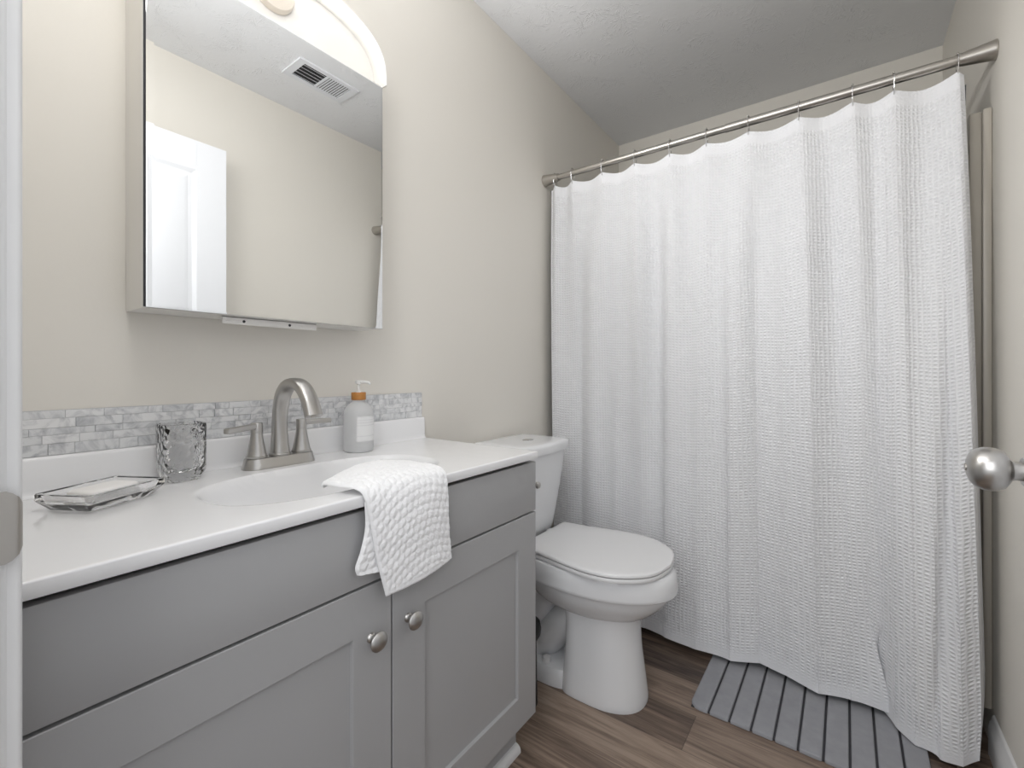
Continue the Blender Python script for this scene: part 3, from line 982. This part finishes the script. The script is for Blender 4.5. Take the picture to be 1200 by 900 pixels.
lathe(bm, [(0, 0.0183), (0.022, 0.0183), (0.021, 0.028), (0.0195, 0.029), (0.0, 0.029)], SC, (1, 0, 0), 32)
obj('socket', bm, M['porc'], lh)
bm = bmesh.new()
lathe(bm, [(0, 0.0293), (0.013, 0.0293), (0.014, 0.034), (0.0, 0.034)], SC, (1, 0, 0), 24)
obj('bulb_cap', bm, M['chrome'], lh)
bm = bmesh.new()
lathe(bm, [(0, 0.0343), (0.012, 0.0343), (0.013, 0.037), (0.014, 0.038), (0.0, 0.038)], SC, (1, 0, 0), 24)
obj('bulb', bm, M['bulb'], lh)
# slotted bracket under the cabinet
bm = bmesh.new()
BXk = -1.036
box(bm, BXk - 0.0015, BXk, 0.405, 0.612, 1.1585, MZ0 + 0.0005)
box(bm, BXk - 0.016, BXk, 0.405, 0.612, MZ0 - 0.0016, MZ0 - 0.0001)
for y0, y1 in ((0.412, 0.438), (0.482, 0.522), (0.575, 0.605)):
    box(bm, BXk - 0.0005, BXk + 0.0007, y0, y1, 1.1635, 1.1665, 0.0003, 1)
br = obj('bracket', bm, M['cabw'], med)
br['label'] = 'thin slotted mounting rail with two screws'
for yy in (0.447, 0.546):
    bm = bmesh.new()
    lathe(bm, [(0, 0), (0.0030, 0), (0.0028, 0.001), (0, 0.0016)], (BXk + 0.0002, yy, 1.1655), (1, 0, 0), 16)
    obj('screw', bm, M['cabdark'], br)['label'] = 'dark screw head'

# ------------------------------------------------------------------ toilet
TY = 1.420
toi = thing('toilet', 'white two-piece toilet with closed lid between vanity and shower curtain', 'toilet', (-0.75, TY, 0))


def egg(z, xb, xt, hw, eb=2.6, ef=2.0, n=56, mid=0.42):
    """egg-shaped ring: xb back, xt tip (front), widest at `mid` of the length from the back."""
    xm = xb + (xt - xb) * mid
    out = []
    for i in range(n):
        t = 2 * PI * i / n
        c, s = math.cos(t), math.sin(t)
        if c >= 0:
            x = xm + (xt - xm) * abs(c) ** (2 / ef)
            y = hw * math.copysign(abs(s) ** (2 / ef), s)
        else:
            x = xm - (xm - xb) * abs(c) ** (2 / eb)
            y = hw * math.copysign(abs(s) ** (2 / eb), s)
        out.append(Vector((x, TY + y, z)))
    return out


bm = bmesh.new()
# front pedestal column
loft(bm, [egg(z, xb, xt, hw, 5.0, 2.3, mid=0.42) for z, xb, xt, hw in (
    (0.0003, -0.775, -0.512, 0.110), (0.006, -0.775, -0.511, 0.111), (0.02, -0.774, -0.512, 0.1105), (0.08, -0.770, -0.520, 0.106), (0.16, -0.765, -0.531, 0.101),
    (0.23, -0.765, -0.536, 0.098), (0.262, -0.768, -0.534, 0.098), (0.28, -0.772, -0.528, 0.100))])
# bowl
loft(bm, [egg(z, xb, xt, hw, eb, 2.05, mid=0.45) for z, xb, xt, hw, eb in (
    (0.258, -0.80, -0.545, 0.085, 3.0), (0.270, -0.84, -0.530, 0.100, 3.0), (0.285, -0.87, -0.507, 0.118, 3.0), (0.305, -0.89, -0.480, 0.138, 3.0), (0.330, -0.905, -0.456, 0.154, 3.0), (0.352, -0.915, -0.442, 0.163, 3.0),
    (0.3705, -0.92, -0.435, 0.167, 3.0), (0.3715, -0.92, -0.421, 0.179, 3.0), (0.375, -0.92, -0.4175, 0.182, 3.0), (0.384, -0.92, -0.4165, 0.183, 3.0),
    (0.410, -0.92, -0.419, 0.182, 3.0), (0.432, -0.92, -0.424, 0.180, 3.0), (0.439, -0.918, -0.431, 0.176, 3.0), (0.4405, -0.91, -0.450, 0.160, 3.0))])
# rear deck under the tank
box(bm, -1.098, -0.86, TY - 0.115, TY + 0.115, 0.37, 0.4405, 0.014, 3)
# trapway body sweeping down behind the pedestal
trap = spline([(-0.70, 0.30), (-0.80, 0.315), (-0.875, 0.285), (-0.91, 0.22), (-0.945, 0.16), (-0.985, 0.13), (-1.02, 0.10)], 30)
sweep(bm, [Vector((a, TY, b)) for a, b in trap], [0.068] * 31, 24, Vector((0, 1, 0)), flat=[1.12] * 31)
trap = spline([(-0.70, 0.22), (-0.77, 0.20), (-0.83, 0.15), (-0.89, 0.085), (-0.97, 0.06)], 24)
sweep(bm, [Vector((a, TY, b)) for a, b in trap], [0.060] * 25, 24, Vector((0, 1, 0)), flat=[1.2] * 25)
# rear foot flange
loft(bm, [superell(-0.885, TY, a, b, z, 48, 4.0) for a, b, z in ((0.155, 0.107, 0.0003), (0.155, 0.108, 0.012), (0.152, 0.104, 0.045), (0.148, 0.098, 0.056), (0.138, 0.085, 0.060))])
obj('bowl', bm, M['china'], toi, smooth=38)
for s in (-1, 1):
    bm = bmesh.new()
    lathe(bm, [(0, 0), (0.0155, 0), (0.0155, 0.010), (0.0130, 0.016), (0.006, 0.0185), (0, 0.019)], (-0.835, TY + s * 0.076, 0.0585), (0, 0, 1), 24)
    obj('bolt_cap', bm, M['seatp'], toi)


def slab(z0, z1, xb, xt, hw, r, eb=7.0, mid=0.40):
    prof = [(r, z0), (r * 0.3, z0 + r * 0.3), (0, z0 + r), (0, z1 - r), (r * 0.3, z1 - r * 0.3), (r, z1), (r * 3, z1 + 0.0004)]
    bm = bmesh.new()
    loft(bm, [egg(z, xb + i, xt - i, hw - i, eb, 2.05, mid=mid) for i, z in prof])
    return bm


def lid_ring(z, inset):
    """closed lid outline: nearly straight back edge, flaring to the widest point, round front."""
    half = [(-0.899, 0.0), (-0.899, 0.150)] + spline([(-0.897, 0.1545), (-0.86, 0.157), (-0.80, 0.163), (-0.74, 0.175), (-0.68, 0.187), (-0.615, 0.1925), (-0.55, 0.180), (-0.49, 0.142), (-0.45, 0.088), (-0.4325, 0.0)], 40)
    c = Vector((-0.66, TY))
    ring = []
    for x, y in half[:-1]:
        ring.append((x, TY - y))
    for x, y in half[:0:-1]:
        ring.append((x, TY + y))
    out = []
    for x, y in ring:
        d = Vector((x, y)) - c
        d *= max(0.0, 1 - inset / d.length)
        out.append(Vector((c.x + d.x, c.y + d.y, z)))
    return out


bm = bmesh.new()
loft(bm, [lid_ring(z, i) for i, z in ((0.006, 0.4422), (0.002, 0.4426), (0.001, 0.445), (0.001, 0.452), (0.003, 0.4545), (0.008, 0.4548))])
obj('seat', bm, M['seatp'], toi, smooth=45)
bm = bmesh.new()
loft(bm, [lid_ring(z, i) for i, z in ((0.008, 0.4572), (0.002, 0.4576), (0.0, 0.4592), (0.0, 0.4645), (0.0012, 0.4670), (0.004, 0.4684), (0.02, 0.4690), (0.08, 0.4700))])
obj('lid', bm, M['seatp'], toi, smooth=45)
for s in (-1, 1):
    bm = bmesh.new()
    box(bm, -0.925, -0.885, TY + s * 0.075 - 0.016, TY + s * 0.075 + 0.016, 0.4408, 0.4560, 0.004, 2)
    obj('hinge', bm, M['seatp'], toi)


def tank_ring(z, xb, xf_, hw, bow, r=0.022, n=6):
    pts = []
    def corner(cx, cy, a0):
        for i in range(n + 1):
            t = a0 + PI / 2 * i / n
            pts.append((cx + r * math.cos(t), cy + r * math.sin(t)))
    corner(xf_ - r, hw - r, 0)
    corner(xb + r, hw - r, PI / 2)
    corner(xb + r, -hw + r, PI)
    corner(xf_ - r, -hw + r, 3 * PI / 2)
    m = 8
    for i in range(1, m):
        y = -hw + r + (2 * hw - 2 * r) * i / m
        pts.append((xf_, y))
    out = []
    for x, y in pts:
        if x > (xb + xf_) / 2:
            x += bow * (1 - (y / hw) ** 2)
        out.append(Vector((x, TY + y, z)))
    return out


TB = -1.103
bm = bmesh.new()
loft(bm, [tank_ring(z, TB, xf_, hw, bow) for z, xf_, hw, bow in (
    (0.442, -0.945, 0.118, 0.012), (0.450, -0.933, 0.126, 0.014), (0.475, -0.926, 0.130, 0.015), (0.60, -0.908, 0.142, 0.017), (0.70, -0.895, 0.150, 0.018), (0.762, -0.888, 0.154, 0.018))])
obj('tank', bm, M['china'], toi, smooth=50)
bm = bmesh.new()
loft(bm, [tank_ring(z, TB - 0.004 + i, -0.876 - i, 0.164 - i, 0.018) for i, z in ((0.006, 0.7625), (0.001, 0.7635), (0.0, 0.767), (0.0, 0.788), (0.002, 0.794), (0.007, 0.7985), (0.016, 0.8005), (0.04, 0.8015))])
tl = obj('tank_lid', bm, M['china'], toi, smooth=50)
bm = bmesh.new()
loft(bm, [superell(-0.965, TY, 0.0175 * s, 0.0235 * s, 0.8012 + h, 36) for s, h in ((1.08, 0), (1.08, 0.0018), (1.0, 0.0030), (0.9, 0.0026), (0.4, 0.0024))])
fb = obj('flush_button', bm, M['chrome'], tl)
fb['label'] = 'oval chrome flush button'

# black canister half hidden between the vanity and the toilet
cx_, cy_ = -0.829, 1.200
can = thing('black_canister', 'black rounded canister half hidden behind the vanity, beside the toilet', 'canister', (cx_, cy_, 0))
bm = bmesh.new()
lathe(bm, [(0, 0.0003), (0.040, 0.0003), (0.042, 0.004), (0.040, 0.10), (0.0385, 0.210), (0, 0.210)], (cx_, cy_, 0), (0, 0, 1), 36)
obj('holder', bm, M['black'], can)
bm = bmesh.new()
lathe(bm, [(0, 0.2102), (0.044, 0.2102), (0.052, 0.225), (0.054, 0.242), (0.050, 0.260), (0.036, 0.273), (0.012, 0.278), (0.010, 0.285), (0.009, 0.38), (0.006, 0.39), (0, 0.39)], (cx_, cy_, 0), (0, 0, 1), 36)
obj('handle', bm, M['black'], can)

# ------------------------------------------------------------------ bathtub and surround behind the curtain
TX0, TX1, TY0, TY1, TZT = XL + 0.002, XR - 0.002, 1.897, YB - 0.002, 0.40
tub = thing('bathtub', 'white bathtub standing behind the shower curtain', 'bathtub', ((TX0 + TX1) / 2, (TY0 + TY1) / 2, 0))
bm = bmesh.new()
tcx, tcy = (TX0 + TX1) / 2, (TY0 + TY1) / 2
ha, hb = (TX1 - TX0) / 2, (TY1 - TY0) / 2
loft(bm, [superell(tcx, tcy, a, b, z, 64, e) for a, b, z, e in (
    (ha, hb, 0.0005, 40), (ha, hb, TZT - 0.02, 40), (ha - 0.004, hb - 0.004, TZT - 0.006, 40), (ha - 0.015, hb - 0.012, TZT, 40), (ha - 0.07, hb - 0.06, TZT, 8), (ha - 0.085, hb - 0.07, TZT - 0.01, 7),
    (ha - 0.12, hb - 0.10, 0.20, 6), (ha - 0.17, hb - 0.13, 0.10, 5), (ha - 0.25, hb - 0.18, 0.085, 4))], True, True)
obj('shell', bm, M['tub'], tub, smooth=45)
bm = bmesh.new()
lathe(bm, [(0, 0), (0.03, 0), (0.03, 0.003), (0, 0.004)], (TX0 + 0.35, tcy, 0.0853), (0, 0, 1), 28)
obj('drain', bm, M['chrome'], tub)
bm = bmesh.new()
SF = 1.752
SZ0, SZ1 = TZT + 0.001, 1.800
for sgn, xw in ((1, XR), (-1, XL)):
    # wall panel and its rolled front flange running to the floor
    xa, xb2 = sorted((xw - sgn * 0.012, xw - sgn * 0.0005))
    box(bm, xa, xb2, SF + 0.121 if sgn > 0 else TY0, YB - 0.001, SZ0, SZ1 - 0.01, 0.002)
    xa, xb2 = sorted((xw - sgn * 0.030, xw - sgn * 0.0005))
    z_0 = 0.1125
    if sgn > 0:
        box(bm, XR - 0.020, XR - 0.0005, SF + 0.066, SF + 0.12, z_0, SZ1, 0.005, 2)
        box(bm, XR - 0.046, XR - 0.0195, SF + 0.078, SF + 0.12, z_0, SZ1 - 0.002, 0.004, 2)
    box(bm, xa, xb2, SF + 0.121 if sgn > 0 else TY0, YB - 0.001, SZ1 - 0.03, SZ1, 0.006, 3)
box(bm, XL + 0.0125, XR - 0.0125, YB - 0.0125, YB - 0.0005, SZ0, SZ1 - 0.01, 0.002)
box(bm, XL + 0.031, XR - 0.031, YB - 0.030, YB - 0.0005, SZ1 - 0.03, SZ1, 0.006, 3)
sur = obj('tub_surround', bm, M['surround'], None, (XR, SF, SZ0))
tag(sur, 'almond plastic tub surround whose edge shows right of the shower curtain', 'tub surround')

# ------------------------------------------------------------------ curtain rod, hooks, liner, curtain
RY, RZ, RR = 1.779, 1.9354, 0.0125
rod = thing('curtain_rod', 'satin nickel shower rod spanning wall to wall below the ceiling', 'curtain rod', ((XL + XR) / 2, RY, RZ))
bm = bmesh.new()
lathe(bm, [(0, XL + 0.01), (RR, XL + 0.01), (RR, -0.35), (RR + 0.0018, -0.349), (RR + 0.0018, XR - 0.01), (0, XR - 0.01)], (0, RY, RZ), (1, 0, 0), 28)
obj('rod', bm, M['nickelr'], rod)
for xw, s in ((XL + 0.0005, 1), (XR - 0.0005, -1)):
    bm = bmesh.new()
    lathe(bm, [(0, 0), (0.0255, 0), (0.0262, 0.002), (0.0258, 0.005), (0.0170, 0.070), (0.0168, 0.0745), (0.0150, 0.0755), (0, 0.0755)], (xw, RY, RZ), (s, 0, 0), 32)
    obj('end_cap', bm, M['nickelr'], rod)

HX = [-1.060, -0.971, -0.8285, -0.687, -0.547, -0.4133, -0.2748, -0.125, 0.0176, 0.1170, 0.2548]
order = ['first', 'second', 'third', 'fourth', 'fifth', 'sixth', 'seventh', 'eighth', 'ninth', 'tenth', 'eleventh']
CTOP = 1.9015


def hook_bm(x):
    bm = bmesh.new()
    # open ring over the rod, then two legs down to the cloth
    ring = []
    for i in range(21):
        a = math.radians(-35 + 250 * i / 20)
        ring.append(Vector((x, RY + 0.0175 * math.cos(a), RZ + 0.0175 * math.sin(a))))
    low_f = [Vector((x, RY - 0.0150, RZ - 0.022)), Vector((x, RY - 0.0085, RZ - 0.036)), Vector((x, RY - 0.0060, CTOP - 0.010)), Vector((x, RY - 0.0020, CTOP - 0.0145)), Vector((x, RY + 0.0035, CTOP - 0.012))]
    low_b = [Vector((x, RY + 0.0165, RZ - 0.016)), Vector((x, RY + 0.0110, RZ - 0.032)), Vector((x, RY + 0.0070, CTOP - 0.006)), Vector((x, RY + 0.0060, CTOP - 0.020)), Vector((x, RY + 0.0090, CTOP - 0.026))]
    p = low_b[::-1] + ring + low_f
    sweep(bm, p, 0.0011, 8, Vector((1, 0, 0)))
    return bm


for i, x in enumerate(HX):
    if i == 0:
        lab = 'leftmost metal curtain hook, next to the left wall end of the rod'
    elif i == len(HX) - 1:
        lab = 'rightmost metal curtain hook, next to the right wall end of the rod'
    else:
        lab = '%s metal curtain hook from the left along the shower rod' % order[i]
    h = thing('curtain_hook', lab, 'curtain hook', (x, RY, RZ), 'metal hooks holding the shower curtain')
    if i == 0:
        w0 = obj('wire', hook_bm(x), M['chrome'], h)
        bm = bmesh.new()
        for dy in (-0.006, 0.0, 0.006):
            lathe(bm, [(0, -0.0030), (0.0022, -0.0024), (0.0032, 0), (0.0022, 0.0024), (0, 0.0030)], (x, RY + dy, RZ + 0.0182), (0, 1, 0), 12)
        r0_ = obj('roller_balls', bm, M['nickeld'], h)
    else:
        for src in (w0, r0_):
            c = src.copy()
            COL.objects.link(c)
            c.parent = h
            c['_o'] = tuple(h['_o'])


def lerp_table(tab, x):
    if x <= tab[0][0]:
        return tab[0][1:]
    for a, b in zip(tab, tab[1:]):
        if x <= b[0]:
            f = (x - a[0]) / (b[0] - a[0])
            f = f * f * (3 - 2 * f)
            return tuple(p + (q - p) * f for p, q in zip(a[1:], b[1:]))
    return tab[-1][1:]


# hem: parameter s in 0..1 along the cloth -> x, y, z of the bottom edge
HEM = [(0.00, -1.075, 1.800, 0.055), (0.10, -0.93, 1.795, 0.050), (0.22, -0.78, 1.785, 0.040), (0.31, -0.655, 1.800, 0.026), (0.38, -0.57, 1.782, 0.026), (0.46, -0.45, 1.772, 0.026),
       (0.54, -0.335, 1.775, 0.027), (0.60, -0.245, 1.806, 0.034), (0.66, -0.165, 1.790, 0.031), (0.72, -0.07, 1.764, 0.026), (0.78, 0.015, 1.778, 0.030), (0.815, 0.066, 1.798, 0.031),
       (0.845, 0.092, 1.790, 0.024), (0.875, 0.118, 1.738, 0.019), (0.905, 0.158, 1.687, 0.016), (0.935, 0.205, 1.668, 0.012), (0.962, 0.252, 1.682, 0.012), (0.985, 0.292, 1.715, 0.030), (1.00, 0.308, 1.752, 0.080)]
NS, NVV = 420, 160
XT0, XT1 = -1.088, 0.2686
hook_s = [(x - XT0) / (XT1 - XT0) for x in HX]


def hook_dist(x):
    hs = [XT0 - 0.02] + HX + [XT1 + 0.04]
    for a, b in zip(hs, hs[1:]):
        if a <= x <= b:
            return (x - a) / (b - a)
    return 0.0


rngc = random.Random(5)
pleats = [rngc.uniform(0.5, 1.15) for _ in range(14)]


def curtain_pt(s, v):
    """s across, v 0 top .. 1 bottom."""
    xt = XT0 + (XT1 - XT0) * s
    f = hook_dist(xt)
    sag = 0.012 * (4 * f * (1 - f)) ** 0.8
    idx = 0
    for i, hx in enumerate(HX):
        if xt >= hx:
            idx = i + 1
    amp = pleats[min(idx, 13)]
    # between hooks the cloth bows back towards the tub near the top
    bow = math.sin(PI * f) ** 1.7
    zt = CTOP - sag
    hx_, hy_, hz_ = lerp_table([(a,) + (b, c, d) for a, b, c, d in HEM], s)
    q = v
    ease = smoothstep(q)
    x = xt + (hx_ - xt) * (q ** 0.85)
    ybase = RY - 0.004
    # gentle outward bulge over the tub edge, reaching the hem line
    y = ybase + (hy_ - ybase) * (ease if hy_ < 1.74 else q)
    fold_top = 0.022 * amp * bow * (1 - q) ** 1.6
    fold_mid = (0.011 * math.sin(2 * PI * (s * 7.3 + 0.12)) + 0.007 * math.sin(2 * PI * (s * 12.1 + 0.4 + 0.15 * q))) * smoothstep(q / 0.25) * (1 - 0.75 * smoothstep((q - 0.45) / 0.55))
    y += fold_top - fold_mid
    # strong vertical fold near the right end
    sv = 0.966 - 0.040 * q ** 3
    g = math.exp(-((s - sv) / 0.011) ** 2)
    y += 0.030 * g * smoothstep((q - 0.10) / 0.45) * (1 - 0.55 * smoothstep((q - 0.85) / 0.15))
    y -= 0.012 * math.exp(-((s - 0.988) / 0.010) ** 2) * (0.4 + 0.6 * smoothstep(q / 0.4))
    # the hem folds over itself where the right lobe begins
    qf = smoothstep((q - 0.84) / 0.16)
    x += 0.042 * qf * (math.exp(-((s - 0.818) / 0.012) ** 2) - math.exp(-((s - 0.848) / 0.012) ** 2))
    y += qf * (0.060 * math.exp(-((s - 0.850) / 0.016) ** 2) - 0.020 * math.exp(-((s - 0.815) / 0.014) ** 2))
    y += 0.0015 * mnoise.noise(Vector((s * 9, q * 5, 2.0))) + 0.0022 * mnoise.noise(Vector((s * 30, q * 30, 7.0))) * smoothstep((q - 0.75) / 0.2)
    z = zt + (hz_ - zt) * q
    # rounded lower right corner
    if s > 0.95 and q > 0.9:
        k_ = (s - 0.95) / 0.05 * (q - 0.9) / 0.1
        x -= 0.012 * k_ * k_
    return Vector((x, y, z))


def cloth(fn, ns, nv, uv_w, thick):
    bm = bmesh.new()
    uvl = bm.loops.layers.uv.new('UVMap')
    P = [[fn(i / ns, j / nv) for j in range(nv + 1)] for i in range(ns + 1)]
    F, B = [], []
    for i in range(ns + 1):
        cf, cb = [], []
        for j in range(nv + 1):
            du = P[min(i + 1, ns)][j] - P[max(i - 1, 0)][j]
            dv = P[i][min(j + 1, nv)] - P[i][max(j - 1, 0)]
            n = dv.cross(du).normalized()
            cf.append(bm.verts.new(P[i][j]))
            cb.append(bm.verts.new(P[i][j] - n * thick))
        F.append(cf); B.append(cb)
    U = [[0.0] * (nv + 1) for _ in range(ns + 1)]
    for j in range(nv + 1):
        for i in range(1, ns + 1):
            U[i][j] = U[i - 1][j] + uv_w / ns
    def face(vs, ij):
        f = bm.faces.new(vs)
        for lp, (i, j) in zip(f.loops, ij):
            lp[uvl].uv = (U[i][j], 1.9 * (1 - j / nv))
    for i in range(ns):
        for j in range(nv):
            q = [(i, j), (i + 1, j), (i + 1, j + 1), (i, j + 1)]
            face([F[a][b] for a, b in q][::-1], q[::-1])
            face([B[a][b] for a, b in q], q)
    for j in range(nv):
        for i, r in ((0, False), (ns, True)):
            q = [(F, i, j), (F, i, j + 1), (B, i, j + 1), (B, i, j)]
            q = q[::-1] if r else q
            face([L[a][b] for L, a, b in q], [(a, b) for L, a, b in q])
    for i in range(ns):
        for j, r in ((0, True), (nv, False)):
            q = [(F, i, j), (F, i + 1, j), (B, i + 1, j), (B, i, j)]
            q = q if not r else q[::-1]
            face([L[a][b] for L, a, b in q], [(a, b) for L, a, b in q])
    return bm


# the photograph shows a doubled hem: a slim turned edge on the right side and a plain heading at the top
cur = obj('shower_curtain', cloth(curtain_pt, NS, NVV, 1.55, 0.0030), M['curtain'], None, (-0.4, RY, 0.02), smooth=80)
tag(cur, 'long white waffle weave shower curtain hanging from the rod to the floor', 'shower curtain')


def liner_pt(s, v):
    x = -1.096 + (0.280 + 1.096) * s
    xb = -1.055 + (0.280 + 1.055) * s
    f = (s * 11.5) % 1.0
    w = smoothstep(s / 0.10) * (1 - 0.45 * smoothstep((s - 0.93) / 0.07))
    y = RY + 0.014 + 0.052 * w + 0.010 * w * math.sin(2 * PI * s * 11.0) * (1 - 0.6 * v)
    y += 0.006 + (1.915 - y) * v
    z = 1.893 - 0.009 * math.sin(PI * f) + (0.425 - 1.893) * v
    x = x + (xb - x) * min(1.0, v * 3.2)
    return Vector((x, y, z))


lin = obj('shower_liner', cloth(liner_pt, 200, 40, 1.5, 0.0008), M['liner'], None, (-0.4, RY + 0.02, 0.12), smooth=80)
tag(lin, 'dark grey shower liner showing at the edges behind the white curtain', 'shower liner')

# ------------------------------------------------------------------ bath mat with grooves
MAX0, MAX1, MAY0, MAY1 = -0.400, 0.186, 1.4925, 1.892
mat = thing('bath_mat', 'grey ribbed bath mat on the wood floor under the curtain hem', 'bath mat', ((MAX0 + MAX1) / 2, (MAY0 + MAY1) / 2, 0))
bm = bmesh.new()
box(bm, MAX0 + 0.006, MAX1 - 0.006, MAY0 + 0.0045, MAY1 - 0.006, 0.0004, 0.0045, 0.001)
obj('base', bm, M['matd'], mat)
NR = 10
pw = (MAX1 - MAX0) / NR


def slat_ring(x0, x1, y0, y1, rs, z, inset, n=6):
    r00, r10, r11, r01 = [max(0.0015, r - inset) for r in rs]
    x0 += inset; x1 -= inset; y0 += inset; y1 -= inset
    pts = []
    for cx, cy, r, a0 in ((x1 - r11, y1 - r11, r11, 0), (x0 + r01, y1 - r01, r01, PI / 2), (x0 + r00, y0 + r00, r00, PI), (x1 - r10, y0 + r10, r10, 3 * PI / 2)):
        for i in range(n + 1):
            t = a0 + PI / 2 * i / n
            pts.append(Vector((cx + r * math.cos(t), cy + r * math.sin(t), z)))
    return pts


for i in range(NR):
    x0 = MAX0 + pw * i + 0.0030
    x1 = MAX0 + pw * (i + 1) - 0.0030
    rs = [0.004] * 4
    if i == 0:
        rs[0] = rs[3] = 0.028
    if i == NR - 1:
        rs[1] = rs[2] = 0.028
    bm = bmesh.new()
    loft(bm, [slat_ring(x0, x1, MAY0, MAY1, rs, z, s) for z, s in ((0.0007, 0.001), (0.0015, 0.0), (0.0085, 0.0), (0.0105, 0.0010), (0.0115, 0.0032), (0.0117, 0.008))])
    obj('rib', bm, M['matg'], mat, smooth=50)

# ------------------------------------------------------------------ ceiling vent (seen in the mirror)
vx0, vx1, vy0, vy1 = -0.100, 0.062, 1.062, 1.362
ven = thing('ceiling_vent', 'white louvred air vent on the ceiling seen in the mirror', 'vent', ((vx0 + vx1) / 2, (vy0 + vy1) / 2, ZC))
bm = bmesh.new()
fw = 0.022
for b_ in ((vx0, vx1, vy0, vy0 + fw + 0.01), (vx0, vx1, vy1 - fw - 0.01, vy1), (vx0, vx0 + fw, vy0 + fw + 0.01, vy1 - fw - 0.01), (vx1 - fw, vx1, vy0 + fw + 0.01, vy1 - fw - 0.01)):
    box(bm, b_[0], b_[1], b_[2], b_[3], ZC - 0.008, ZC - 0.0003)
vm = (vy0 + vy1) / 2
box(bm, vx0 + fw, vx1 - fw, vm - 0.006, vm + 0.004, ZC - 0.008, ZC - 0.0003, 0.001, 1)
obj('frame', bm, M['ventw'], ven)
bm = bmesh.new()
box(bm, vx0 + 0.01, vx1 - 0.01, vy0 + 0.012, vy1 - 0.012, ZC - 0.0016, ZC - 0.0002)
obj('backing', bm, M['cabdark'], ven)
for i in range(5):
    x = vx0 + fw + (vx1 - vx0 - 2 * fw) * (i + 0.5) / 5
    bm = bmesh.new()
    box(bm, x - 0.0060, x + 0.0060, vy0 + fw + 0.006, vm - 0.005, ZC - 0.0062, ZC - 0.0050, rot=Matrix.Rotation(-0.65, 3, 'Y'), about=(x, vm, ZC - 0.0056))
    obj('louver', bm, M['ventw'], ven)
for i in range(9):
    y = vm + 0.006 + (vy1 - fw - 0.012 - vm - 0.006) * (i + 0.5) / 9
    bm = bmesh.new()
    box(bm, vx0 + fw - 0.002, vx1 - fw + 0.002, y - 0.0042, y + 0.0042, ZC - 0.0062, ZC - 0.0050, rot=Matrix.Rotation(0.15, 3, 'X'), about=(0, y, ZC - 0.0056))
    obj('louver', bm, M['ventw'], ven)

# tidy helper properties
for o in bpy.data.objects:
    if '_o' in o:
        del o['_o']
